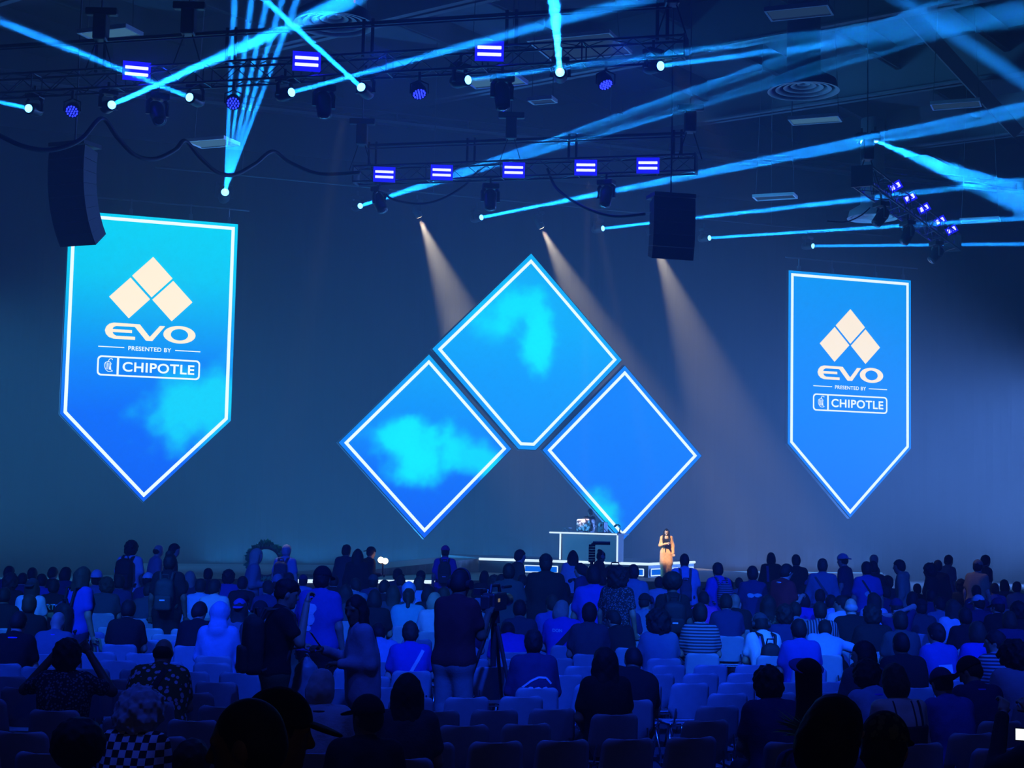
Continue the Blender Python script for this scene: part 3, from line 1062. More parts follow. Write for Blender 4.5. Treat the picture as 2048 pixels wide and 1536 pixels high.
for (a, d), lab in zip(TOP_SRC, ['left head on top of the slanting truss, beam raking to the right edge', 'right head on top of the slanting truss, beam raking to the right edge']):
    moving_head(a, d, lab, size=0.7)

# upstage pipe that carries the row of heads above the screens
zs = [a.z for (a, d), b in zip(BEAM_SRC, BEAMS) if b[1] == 'U']
e = empty('upstage_pipe', STAGE_M @ Matrix.Translation((0, 0.6, sum(zs) / len(zs) + 0.72)), 'long black pipe carrying the row of lights above the screens', 'lighting pipe')
MB().cyl((-13, 0, 0), (16.5, 0, 0), 0.04).build('pipe', M_BLACK, e)
for s in (-10, -3, 4, 11):
    MB().cyl((s, 0, 0.03), (s, 0, ROOF - sum(zs) / len(zs) - 0.75), 0.012, n=5).build('hanging_wire', M_STEEL, e)

# dark moving heads hanging under the trusses
for Mx, L, px, aim, lab in [
        (T1, L1, 316, (0.35, -0.5, -0.8), 'unlit black moving head hanging right of the left strobe'),
        (T1, L1, 650, (0.15, -0.25, -1), 'unlit black moving head between the first two beams right of the fan'),
        (T1, L1, 1004, (0.1, -0.2, -1), 'unlit black moving head under the right strobe of the first truss'),
        (T2, L2, 760, (0.4, -0.3, -0.9), 'unlit black moving head at the left end of the second truss'),
        (T2, L2, 982, (0.05, -0.3, -1), 'unlit black moving head under the middle of the second truss'),
        (T2, L2, 1213, (-0.15, -0.3, -1), 'unlit black moving head on the second truss near the right loudspeakers'),
        (T3, L3, 1762, (-0.6, -0.2, -0.8), 'upper unlit black moving head under the slanting truss'),
        (T3, L3, 1815, (-0.5, -0.2, -0.9), 'middle unlit black moving head under the slanting truss'),
        (T3, L3, 1872, (-0.7, -0.2, -0.8), 'lowest unlit black moving head under the slanting truss')]:
    x = on_line(Mx, L, px, 0)
    top = Mx @ Vector((x, 0, -0.25))
    d = Vector(aim).normalized()
    moving_head(top - Vector((0, 0, 0.6)) + d * 0.28, d, lab, lit=0, size=1.18)


def strobe(Mx, L, px, label, dz=0.0, w=0.66, vertical=False):
    x = on_line(Mx, L, px, 0)
    P = Mx @ Vector((x, 0, dz))
    to = (Vector((0, 0, EYE)) - P)
    to.z *= 0.75
    to.normalize()
    P = P + to * (0.85 if vertical else 0.42)
    R_ = frame(P, to)
    if vertical:
        R_ = R_ @ Matrix.Rotation(math.radians(-28), 4, 'Z')
    e = empty('strobe_panel', R_, label, 'strobe light', 'blue strobe panels')
    h = w * 0.70
    b = MB()
    b.box((-w / 2, -h / 2, 0.02), (w / 2, h / 2, 0.16), bev=0.02)
    b.build('housing', M_BLACK, e)
    b = MB()
    b.box((-w / 2 + 0.01, -h / 2 + 0.01, 0.0), (w / 2 - 0.01, h / 2 - 0.01, 0.018))
    b.build('halo_plate', M_HALO, e)
    b = MB()
    for y in (-0.075, 0.075):
        if vertical:
            b.box((y * 1.2 - 0.055, -0.075, -0.05), (y * 1.2 + 0.055, 0.075, -0.02), bev=0.01)
        else:
            b.box((-w * 0.40, y - 0.036, -0.05), (w * 0.40, y + 0.036, -0.02), bev=0.01)
    b.build('light_bar', M_STROBE, e)
    MB().box((-0.04, -0.04, 0.16), (0.04, 0.04, 0.4)).build('bracket', M_BLACK, e)


for px, lab in ((272, 'leftmost glowing blue strobe panel on the first truss'), (612, 'middle glowing blue strobe panel on the first truss'), (980, 'rightmost glowing blue strobe panel on the first truss')):
    strobe(T1, L1, px, lab, 0.16)
for px, n in ((768, 'first'), (883, 'second'), (1027, 'third'), (1171, 'fourth'), (1295, 'fifth')):
    strobe(T2, L2, px, f'{n} glowing blue strobe panel from the left on the second truss', -0.02)
for px, n in ((1791, 'highest'), (1820, 'second highest'), (1848, 'middle'), (1880, 'second lowest'), (1903, 'lowest')):
    strobe(T3, L3, px, f'{n} glowing blue strobe panel on the slanting truss', 0.42, 0.42, True)


def par(Mx, L, px, label, tilt):
    x = on_line(Mx, L, px, 0)
    top = Mx @ Vector((x, 0, -0.28))
    P = top - Vector((0, 0, 0.42))
    d = Vector(tilt).normalized()
    H = frame(Vector((0, 0, 0)), d)
    e = empty('led_par_light', P, label, 'stage light', 'blue dotted par lights')
    MB().lathe([(0.001, 0.02), (0.16, 0.02), (0.17, -0.02), (0.18, 0.0), (0.18, 0.1), (0.12, 0.28), (0.001, 0.3)], 22, H).build('can', M_BLACK, e, True)
    b = MB()
    for r, n in ((0.0, 1), (0.065, 6), (0.125, 12)):
        for i in range(n):
            t = 2 * math.pi * i / n
            b.cyl((r * math.cos(t), r * math.sin(t), -0.0), (r * math.cos(t), r * math.sin(t), -0.035), 0.02, n=8, M=H)
    b.build('led_cluster', M_DOT, e)
    b = MB()
    for k in (-1, 1):
        b.tube([(0.2 * k, 0, 0), (0.2 * k, 0, 0.22), (0.02 * k, 0, 0.3)], 0.018, 6)
    b.build('yoke', M_BLACK, e)
    MB().box((-0.03, -0.03, 0.29), (0.03, 0.03, 0.50)).build('clamp', M_ALU, e)


for px, lab, t in ((146, 'blue dotted par light near the left end of the first truss', (0, -0.75, -0.6)), (468, 'blue dotted par light beside the bright fan of beams', (0.1, -0.75, -0.6)),
                   (840, 'blue dotted par light in the middle of the first truss', (0.25, -0.5, -0.9)), (1213, 'blue dotted par light right of the vertical beam', (0.35, -0.4, -0.9))):
    par(T1, L1, px, lab, t)

# ------------------------------------------------------------------ hanging loudspeaker stacks
def line_array(top, yaw, n, label, w=1.1, tilt0=-3, dt=3.2):
    e = empty('line_array', rotz(top, yaw), label, 'loudspeaker stack')
    MB().box((-w / 2, -0.35, 0.0), (w / 2, 0.35, 0.1)).build('fly_bar', M_BLACK, e)
    MB().cyl((0, 0, 0.1), (0, 0, ROOF - 0.4 - top.z), 0.025).build('chain', M_STEEL, e)
    p = Vector((0, -0.3, -0.02))
    ang = math.radians(tilt0)
    for k in range(n):
        h = 0.32
        R_ = Matrix.Translation(p) @ Matrix.Rotation(ang, 4, 'X')
        b = MB()
        b.add([(-w / 2, 0, 0), (w / 2, 0, 0), (w / 2, 0, -h), (-w / 2, 0, -h), (-w * .42, .62, -.03), (w * .42, .62, -.03), (w * .42, .62, -h + .03), (-w * .42, .62, -h + .03)],
              [(0, 1, 2, 3), (4, 7, 6, 5), (0, 4, 5, 1), (3, 2, 6, 7), (0, 3, 7, 4), (1, 5, 6, 2)], R_)
        c = b.build('cabinet', M_BLACK, e)
        MB().box((-w * .45, -0.012, -h + 0.02), (w * .45, -0.002, -0.02), R_).build('grille', M_RUBBER, c)
        p = R_ @ Vector((0, 0, -h - 0.008))
        ang += math.radians(dt) * (1 + k * 0.12)


pl = at_y(150, 296, 39)
line_array(pl, math.radians(-24), 8, 'black hanging loudspeaker stack overlapping the teal left banner', 1.15, -4, 4.0)
prr = at_y(1342, 398, 40)
line_array(prr, math.radians(14), 5, 'black hanging loudspeaker stack right of the top diamond', 1.15, -3, 3.2)

# ------------------------------------------------------------------ cables
def swag(points, y0, y1, r, label):
    ctrl = [at_y(px, py, y0 + (y1 - y0) * i / (len(points) - 1)) for i, (px, py) in enumerate(points)]
    pts = []
    n = len(ctrl)
    for i in range(n - 1):
        p0, p1, p2, p3 = ctrl[max(0, i - 1)], ctrl[i], ctrl[i + 1], ctrl[min(n - 1, i + 2)]
        for k in range(10):
            t = k / 10
            pts.append(0.5 * ((2 * p1) + (p2 - p0) * t + (2 * p0 - 5 * p1 + 4 * p2 - p3) * t * t + (3 * p1 - p0 - 3 * p2 + p3) * t ** 3))
    pts.append(ctrl[-1])
    tag(MB().tube(pts, r, 8).build('cable', M_RUBBER, smooth=True), label, 'cable')


swag([(-30, 255), (40, 290), (100, 300), (160, 280), (203, 237), (235, 275), (270, 310), (310, 318), (350, 300), (370, 282), (400, 315), (435, 345), (470, 349), (510, 328), (545, 303), (580, 325), (640, 348), (720, 345)],
     33, 42, 0.055, 'thick black cable hanging in swags below the first truss')
swag([(742, 352), (775, 392), (810, 405), (850, 407), (890, 395), (930, 370), (958, 340)], 45.2, 44.2, 0.035, 'black cable drooping from the left end of the second truss')
swag([(1095, 338), (1110, 372), (1140, 398), (1180, 420), (1230, 433), (1290, 428)], 43.7, 40, 0.04, 'black cable drooping towards the right loudspeaker stack')
swag([(1655, 442), (1690, 444), (1720, 432), (1740, 415)], 46, 46, 0.02, 'thin cable drooping from the slanting truss')
# ------------------------------------------------------------------ smooth bodies from blended round shapes
def sdf_eval(prims, P):
    D = None
    for pr in prims:
        kind, k = pr[0], pr[-1]
        if kind == 'cone':                                   # tapered capsule
            _, a, b, r1, r2, _ = pr
            a, b = np.array(a, np.float32), np.array(b, np.float32)
            ab = b - a
            L2 = max(1e-9, float(ab @ ab))
            t = np.clip(((P - a) @ ab) / L2, 0, 1)
            q = P - a - t[:, None] * ab
            d = np.sqrt((q * q).sum(1)) - (r1 + (r2 - r1) * t)
        elif kind == 'ell':
            _, c, R, rad, _ = pr
            q = (P - np.array(c, np.float32)) @ np.array(R, np.float32)
            rad = np.array(rad, np.float32)
            k0 = np.sqrt(((q / rad) ** 2).sum(1)) + 1e-6
            k1 = np.sqrt(((q / (rad * rad)) ** 2).sum(1)) + 1e-6
            d = k0 * (k0 - 1) / k1
        elif kind == 'box':                                  # rounded box, oriented
            _, c, R, half, rr, _ = pr
            q = np.abs((P - np.array(c, np.float32)) @ np.array(R, np.float32)) - np.array(half, np.float32)
            d = np.sqrt((np.maximum(q, 0) ** 2).sum(1)) + np.minimum(q.max(1), 0) - rr
        elif kind == 'sub':                                  # carve the enclosed shapes away
            d2 = sdf_eval(pr[1], P)
            D = np.maximum(D, -d2)
            continue
        elif kind == 'keep':
            D = np.maximum(D, sdf_eval(pr[1], P))
            continue
        elif kind == 'noise':
            _, amp, fr, _ = pr
            D = D + amp * (np.sin(P[:, 0] * fr + 1.3) * np.sin(P[:, 1] * fr * 1.13 + .4) * np.sin(P[:, 2] * fr * .91) +
                           .6 * np.sin(P[:, 0] * fr * 2.1) * np.sin(P[:, 1] * fr * 1.9 + 2) * np.sin(P[:, 2] * fr * 2.2 + 1))
            continue
        if D is None:
            D = d
        elif k <= 0:
            D = np.minimum(D, d)
        else:
            h = np.maximum(k - np.abs(D - d), 0) / k
            D = np.minimum(D, d) - h * h * k * 0.25
    return D


def sdf_bounds(prims):
    lo, hi = np.full(3, 1e9), np.full(3, -1e9)
    for pr in prims:
        if pr[0] == 'cone':
            for c, r in ((pr[1], pr[3]), (pr[2], pr[4])):
                lo, hi = np.minimum(lo, np.array(c) - r), np.maximum(hi, np.array(c) + r)
        elif pr[0] == 'ell':
            r = max(pr[3])
            lo, hi = np.minimum(lo, np.array(pr[1]) - r), np.maximum(hi, np.array(pr[1]) + r)
        elif pr[0] == 'box':
            r = float(np.linalg.norm(pr[3])) + pr[4]
            lo, hi = np.minimum(lo, np.array(pr[1]) - r), np.maximum(hi, np.array(pr[1]) + r)
    return lo, hi


def sdf_mesh(prims, res):
    """surface nets over the blended shapes -> vertex array, quads"""
    lo, hi = sdf_bounds(prims)
    lo, hi = lo - 2.5 * res, hi + 2.5 * res
    n = np.maximum(((hi - lo) / res).astype(int) + 1, 4)
    ax = [lo[i] + res * np.arange(n[i]) for i in range(3)]
    G = np.stack(np.meshgrid(*ax, indexing='ij'), -1).reshape(-1, 3).astype(np.float32)
    D = sdf_eval(prims, G).reshape(n)
    S = D < 0
    nc = n - 1
    tot, cnt = np.zeros((*nc, 3)), np.zeros(nc)
    offs = [(x, y, z) for x in (0, 1) for y in (0, 1) for z in (0, 1)]

    def sl(o):
        return tuple(slice(o[i], o[i] + nc[i]) for i in range(3))
    for a in offs:
        for axis in range(3):
            if a[axis]:
                continue
            b = list(a)
            b[axis] = 1
            da, db = D[sl(a)], D[sl(b)]
            cr = S[sl(a)] != S[sl(b)]
            t = np.where(cr, da / np.where(np.abs(da - db) < 1e-9, 1e-9, da - db), 0)
            for i in range(3):
                tot[..., i] += np.where(cr, a[i] + (t if i == axis else 0), 0)
            cnt += cr
    act = cnt > 0
    idx = np.full(nc, -1)
    idx[act] = np.arange(act.sum())
    ijk = np.argwhere(act)
    V = lo + (ijk + tot[act] / cnt[act][:, None]) * res
    Q = []
    for axis in range(3):
        u, v = (axis + 1) % 3, (axis + 2) % 3
        a = [slice(0, n[i]) for i in range(3)]
        b = [slice(0, n[i]) for i in range(3)]
        a[axis], b[axis] = slice(0, n[axis] - 1), slice(1, n[axis])
        cr = np.argwhere(S[tuple(a)] != S[tuple(b)])
        cr = cr[(cr[:, u] > 0) & (cr[:, v] > 0) & (cr[:, u] < nc[u]) & (cr[:, v] < nc[v])]
        flip = S[tuple(cr.T)]
        eu, ev = np.eye(3, dtype=int)[u], np.eye(3, dtype=int)[v]
        q = np.stack([idx[tuple((cr - eu - ev).T)], idx[tuple((cr - ev).T)], idx[tuple(cr.T)], idx[tuple((cr - eu).T)]], 1)
        q[~flip] = q[~flip][:, ::-1]
        Q.append(q)
    Q = np.concatenate(Q)
    return V, Q[(Q >= 0).all(1)]


def to_mesh(name, parts, m):
    V = np.concatenate([p[0] for p in parts])
    off, Q = 0, []
    for v, q in parts:
        Q.append(np.asarray(q) + off)
        off += len(v)
    Q = np.concatenate(Q)
    me = bpy.data.meshes.new(name)
    me.vertices.add(len(V))
    me.vertices.foreach_set('co', V.astype(np.float32).ravel())
    me.loops.add(Q.size)
    me.loops.foreach_set('vertex_index', Q.astype(np.int32).ravel())
    me.polygons.add(len(Q))
    me.polygons.foreach_set('loop_start', np.arange(0, Q.size, 4, dtype=np.int32))
    me.polygons.foreach_set('loop_total', np.full(len(Q), 4, dtype=np.int32))
    me.update(calc_edges=True)
    me.polygons.foreach_set('use_smooth', [True] * len(Q))
    me.materials.append(m)
    return me


def V3(x, y, z):
    return np.array((x, y, z), float)


def rot(ax, ang):
    c, s = math.cos(ang), math.sin(ang)
    if ax == 'x':
        return np.array(((1, 0, 0), (0, c, -s), (0, s, c)))
    if ax == 'y':
        return np.array(((c, 0, s), (0, 1, 0), (-s, 0, c)))
    return np.array(((c, -s, 0), (s, c, 0), (0, 0, 1)))


_HANDS = {}


def hand_parts(grip, side, res):
    """palm, four unequal fingers and a thumb; wrist at the origin, fingers along -Z, palm facing +Y"""
    key = (grip, side, res)
    if key in _HANDS:
        return _HANDS[key]
    pr = [('box', (0, 0, -.05), np.eye(3), (.026, .004, .030), .010, .012), ('cone', (0, 0, .02), (0, 0, -.03), .026, .024, .02)]
    for i, (x, l) in enumerate(((-.031, .066), (-.0105, .076), (.0105, .071), (.030, .056))):
        a, ang = V3(x, 0, -.085), (0.25 + 0.06 * i if not grip else 0.75)
        for k, f in enumerate((.46, .32, .25)):
            dr_ = V3(x * 1.2 * (k == 0), math.sin(ang), -math.cos(ang))
            b = a + dr_ * l * f
            pr.append(('cone', a, b, .0092 - .0008 * k, .0084 - .0008 * k, .006))
            a = b
            ang += (.28 if not grip else .75)
    t0 = V3(-.030, .004, -.030)
    t1 = t0 + V3(-.026, .018, -.026)
    t2 = t1 + V3(-.006 if not grip else .012, .016, -.026)
    pr += [('cone', t0, t1, .013, .0105, .01), ('cone', t1, t2, .0105, .0085, .005)]
    V, Q = sdf_mesh(pr, res)
    if side > 0:
        V = V * np.array((-1, 1, 1))
        Q = Q[:, ::-1]
    _HANDS[key] = (V, Q)
    return _HANDS[key]


FACE = ('sub', [('box', (0, .115, -.055), np.eye(3), (.062, .055, .085), .02, 0)], 0)


def skel(pose):
    """joint positions; the figure faces +Y, feet or seat at its root"""
    g = pose.get
    J = {}
    lean, side = math.radians(g('lean', 4)), math.radians(g('side', 0))
    if g('stand', False):
        pz = .93
        J['pel'] = V3(0, 0, pz)
        st = g('stride', .02)
        for s, n in ((-1, 'l'), (1, 'r')):
            J['hip' + n] = V3(.085 * s, 0, pz - .03)
            J['knee' + n] = V3(.095 * s, .02 + st * s, .50)
            J['ank' + n] = V3(.10 * s, -.02 + st * s * 1.6, .08)
            J['toe' + n] = J['ank' + n] + V3(.02 * s, .15, -.045)
    else:
        pz = .53
        J['pel'] = V3(0, -.02, pz)
        for s, n in ((-1, 'l'), (1, 'r')):
            J['hip' + n] = V3(.09 * s, 0, pz - .01)
            J['knee' + n] = V3(.13 * s + g('knee_out', 0) * s, .43, .50)
            J['ank' + n] = V3(.13 * s, .42 + g('foot', 0.0), .09)
            J['toe' + n] = J['ank' + n] + V3(.02 * s, .14, -.05)
    up = rot('y', side) @ rot('x', -lean) @ V3(0, 0, 1)
    J['waist'] = J['pel'] + up * .20
    J['chest'] = J['pel'] + up * .36
    J['shm'] = J['pel'] + up * .475
    nl = rot('x', -math.radians(g('nod', 8)) * .6) @ up
    J['neck'] = J['pel'] + up * .53
    J['head'] = J['neck'] + nl * .105 + V3(0, .03, .03)
    yaw, nod, roll_ = math.radians(g('turn', 0)), math.radians(g('nod', 8)), math.radians(g('tilt', 0))
    J['HR'] = rot('z', yaw) @ rot('y', roll_) @ rot('x', -nod)
    rt = rot('y', side) @ V3(1, 0, 0)
    arms = g('arms', ('lap', 'lap') if not g('stand', False) else ('down', 'down'))
    if isinstance(arms, str):
        arms = (arms, arms)
    for s, n, am in ((-1, 'l', arms[0]), (1, 'r', arms[1])):
        sh = J['shm'] + rt * (.152 * s * (1 + .5 * (g('wide', 1.0) - 1)))
        J['sh' + n] = sh
        if am == 'lap':
            el, wr = sh + V3(.06 * s, .03, -.27), J['pel'] + V3(.12 * s, .27, .10)
        elif am == 'knee':
            el, wr = sh + V3(.07 * s, .10, -.25), J['knee' + n] + V3(0, -.04, .10)
        elif am == 'phone':
            el, wr = sh + V3(.06 * s, .06, -.27), J['shm'] + V3(.05 * s, .33, -.16)
        elif am == 'film':
            el, wr = sh + V3(.10 * s, .20, -.12), J['head'] + V3(.10 * s, .33, .02)
        elif am == 'behind_head':
            el, wr = J['head'] + V3(.25 * s, .02, -.05 + .07 * s), J['head'] + V3(.03 * s, -.135, -.07 + .03 * s)
        elif am == 'raised':
            el, wr = sh + V3(.19 * s, .10, -.09), J['head'] + V3(.13 * s, .14, .02)
        elif am == 'drink':
            el, wr = sh + V3(.08 * s, .14, -.22), J['head'] + V3(.06 * s, .17, -.08)
        elif am == 'bent':
            el, wr = sh + V3(.05 * s, -.05, -.28), sh + V3(-.02 * s, .21, -.27)
        elif am == 'camera':
            el, wr = sh + V3(.05 * s, .08, -.26), sh + V3(-.02 * s, .30, -.08)
        elif am == 'out':
            el, wr = sh + V3(.26 * s, .06, -.08), sh + V3(.48 * s, .14, -.20)
        elif am == 'fold':
            el, wr = sh + V3(.06 * s, .03, -.27), J['chest'] + V3(-.04 * s, .20, -.08)
        else:
            el, wr = sh + V3(.07 * s, -.02, -.29), sh + V3(.085 * s, .05, -.54)
        J['el' + n], J['wr' + n] = el, wr
    return J


def cone(a, b, r1, r2, k=.04):
    return ('cone', a, b, r1, r2, k)


def torso_prims(J, b, w, g=0.0, hem=0.0):
    """slabs stacked from the hips to the shoulders, grown by g, build b (1 = slim, 1.3 = heavy)"""
    R = lambda x: V3(x, 0, 0)
    P = [cone(J['pel'] + R(-.075 * b), J['pel'] + R(.075 * b), .112 * b + g, .112 * b + g, .1),
         cone(J['waist'] + R(-.055 * b), J['waist'] + R(.055 * b), .100 * b + g, .100 * b + g, .12),
         cone(J['chest'] + R(-.07 * w), J['chest'] + R(.07 * w), .104 * b + g, .104 * b + g, .12),
         cone(J['shl'] * .82 + J['shm'] * .18, J['shr'] * .82 + J['shm'] * .18, .058 + g, .058 + g, .09)]
    if hem:
        P.append(cone(J['pel'] + R(-.08 * b) - V3(0, 0, hem), J['pel'] + R(.08 * b) - V3(0, 0, hem), .118 * b + g, .118 * b + g, .08))
    return P


def head_prims(J, face=False, k=.03):
    R, c = J['HR'], J['head']
    at = lambda x, y, z: c + R @ V3(x, y, z)
    P = [cone(J['shm'], J['neck'] + (J['head'] - J['neck']) * .45, .062, .054, .05),
         ('ell', at(0, -.005, .018), R, (.076, .096, .104), k),
         ('ell', at(0, .022, -.050), R, (.058, .066, .070), .04)]
    for s in (-1, 1):
        P.append(('ell', at(.077 * s, -.006, -.008), R, (.012, .022, .034), .006))
    if face:
        P += [cone(at(0, .088, .012), at(0, .108, -.026), .011, .016, .014), cone(at(-.018, .083, -.058), at(.018, .083, -.058), .010, .010, .012),
              cone(at(-.045, .078, .025), at(.045, .078, .025), .012, .012, .02), cone(at(0, .070, -.095), at(0, .072, -.1), .022, .022, .03)]
        P.append(('sub', [('ell', at(-.032, .098, .008), R, (.017, .014, .010), 0), ('ell', at(.032, .098, .008), R, (.017, .014, .010), 0)], 0))
    return P


def hair_prims(J, kind):
    R, c = J['HR'], J['head']
    at = lambda x, y, z: c + R @ V3(x, y, z)
    face = ('sub', [('box', at(0, .125, -.075), R, (.058, .070, .085), .02, 0)], 0)
    neckcut = ('sub', [('box', at(0, .05, -.20), R, (.2, .14, .12), .01, 0)], 0)
    short = [('ell', at(0, -.014, .026), R, (.086, .106, .106), .02), ('ell', at(0, -.035, -.030), R, (.078, .082, .075), .03)]
    dn = V3(0, 0, -1)
    nz = ('noise', .006, 70, 0)
    if kind == 'short':
        return short + [face, nz]
    if kind == 'buzz':
        return [('ell', at(0, -.012, .022), R, (.080, .100, .105), .02), ('ell', at(0, -.030, -.020), R, (.073, .078, .066), .03), face]
    if kind == 'fringe':                                     # balding: a band round the back of the head
        return [('ell', at(0, -.030, -.012), R, (.084, .086, .066), .02), face, ('noise', .003, 80, 0)]
    if kind == 'undercut':
        return [('ell', at(0, -.004, .062), R, (.083, .108, .082), .02), ('ell', at(0, -.025, .0), R, (.079, .086, .07), .03), face, nz]
    if kind == 'bob':
        return short + [('ell', at(0, -.028, -.055), R, (.100, .088, .105), .04), face, ('noise', .004, 60, 0)]
    if kind in ('long', 'longwave'):
        b0 = at(0, -.055, .0)
        l = .30 if kind == 'long' else .34
        a = .06 if kind == 'long' else .085
        return short + [cone(b0 + V3(-.035, 0, 0), J['neck'] + V3(-.055, -.085, -l), .06, a * .85, .05), cone(b0 + V3(.035, 0, 0), J['neck'] + V3(.055, -.085, -l), .06, a * .85, .05),
                        cone(at(-.075, .0, -.02), J['neck'] + V3(-.095, .0, -l * .45), .035, .035, .04), cone(at(.075, .0, -.02), J['neck'] + V3(.095, .0, -l * .45), .035, .035, .04),
                        face, ('noise', .005, 45, 0)]
    if kind == 'pony':
        return short + [('ell', at(0, -.115, .035), R, (.035, .035, .035), .02), cone(at(0, -.12, .02), J['neck'] + V3(0, -.12, -.24), .036, .022, .03), face, nz]
    if kind == 'bun':
        return short + [('ell', at(0, -.075, .115), R, (.055, .055, .05), .02), face, nz]
    if kind == 'afro':
        return [('ell', at(0, -.018, .050), R, (.132, .135, .130), .02), face, ('noise', .007, 70, 0)]
    if kind == 'curly':
        return [('ell', at(0, -.022, .030), R, (.112, .122, .120), .02), ('ell', at(0, -.045, -.045), R, (.100, .085, .085), .04), face, ('noise', .013, 62, 0)]
    if kind == 'bigcurl':
        return [('ell', at(0, -.028, .020), R, (.145, .150, .140), .02), ('ell', at(0, -.055, -.070), R, (.135, .110, .105), .04), face, ('noise', .019, 48, 0)]
    return short + [face]


def headwear(J, kind):
    """prims of the crown and of the brim (two parts)"""
    R, c = J['HR'], J['head']
    at = lambda x, y, z: c + R @ V3(x, y, z)
    low = ('sub', [('box', at(0, 0, -.105), R, (.25, .25, .128), .005, 0)], 0)
    crown = [('ell', at(0, -.010, .030), R, (.093, .113, .112), 0), low]
    if kind == 'cap':
        return crown, [('ell', at(0, .125, .030), R @ rot('x', -.22), (.078, .085, .011), 0)]
    if kind == 'backcap':
        return crown, [('ell', at(0, -.135, .022), R @ rot('x', .25), (.075, .075, .011), 0)]
    if kind == 'beanie':
        return [('ell', at(0, -.012, .040), R, (.095, .115, .125), 0), ('sub', [('box', at(0, 0, -.120), R, (.25, .25, .128), .005, 0)], 0)], [cone(at(-.06, -.05, .02), at(.06, -.05, .02), .045, .045, .02)]
    if kind == 'hat':
        return [('ell', at(0, -.010, .055), R, (.098, .115, .115), 0), low], [('ell', at(0, -.005, .030), R, (.165, .185, .014), 0)]
    if kind == 'tallhat':
        return [cone(at(0, -.01, .03), at(0, -.03, .10), .095, .075, .03), cone(at(0, -.03, .10), at(0, -.05, .33), .075, .080, .02)], [('ell', at(0, -.02, .36), R @ rot('x', .5), (.105, .12, .018), 0)]
    if kind == 'hood':
        return [('ell', at(0, -.022, .025), R, (.112, .128, .125), 0), ('ell', J['neck'] + V3(0, -.045, -.01), np.eye(3), (.115, .095, .11), .06), ('sub', [('box', at(0, .14, -.045), R, (.062, .08, .10), .02, 0)], 0), ('noise', .005, 35, 0)], None
    return None, None


def top_prims(J, kind, b, w):
    g = .020
    P = torso_prims(J, b, w, g, {'jacket': .10, 'dress': .16, 'hoodie': .04}.get(kind, .0))
    P.append(cone(J['shm'], J['shm'] + (J['neck'] - J['shm']) * .8, .085, .072, .05))
    for n in 'lr':
        sh, el, wr = J['sh' + n], J['el' + n], J['wr' + n]
        if kind in ('vest', 'strap'):
            continue
        if kind in ('tee', 'polo'):
            P.append(cone(sh, sh + (el - sh) * .62, .060, .066, .04))
        else:
            P += [cone(sh, el, .068, .060, .04), cone(el, el + (wr - el) * .92, .058, .044, .03)]
    if kind == 'jacket':
        for f_ in (.25, .65):
            c_ = J['pel'] * (1 - f_) + J['chest'] * f_
            P.append(cone(c_ - V3(.06 * b, 0, 0), c_ + V3(.06 * b, 0, 0), .112 * b + g, .112 * b + g, .08))
    if kind == 'coat':                                       # long open coat falling to the thighs
        for dz, r, w_ in ((.12, .118, .085), (.26, .112, .100), (.40, .108, .110)):
            c_ = J['pel'] - V3(0, .01, dz)
            P.append(cone(c_ - V3(w_, 0, 0), c_ + V3(w_, 0, 0), r + .012, r + .012, .10))
    if kind == 'hoodie':
        P.append(('ell', J['neck'] + V3(0, -.085, -.02), np.eye(3), (.105, .06, .075), .04))
    if kind == 'strap':                                      # bare shoulders: cloth only below the shoulder blades
        P.append(('sub', [('box', J['shm'] + V3(0, 0, .05), np.eye(3), (.4, .3, .16), .01, 0)], 0))
    P.append(('noise', .0035, 22, 0))
    return P


def leg_prims(J, kind, b):
    g = .016
    P = [cone(J['pel'] + V3(-.075 * b, 0, -.02), J['pel'] + V3(.075 * b, 0, -.02), .108 * b + g, .108 * b + g, .06)]
    for n in 'lr':
        h, k, a = J['hip' + n], J['knee' + n], J['ank' + n]
        w = {'wide': .03, 'dress': .05}.get(kind, 0)
        P.append(cone(h, k, .088 * b + g, .062 + g + w, .05))
        if kind != 'shorts':
            P.append(cone(k, k + (a - k) * .93, .062 + g + w, .046 + g + w, .03))
    return P


_CACHE = {}


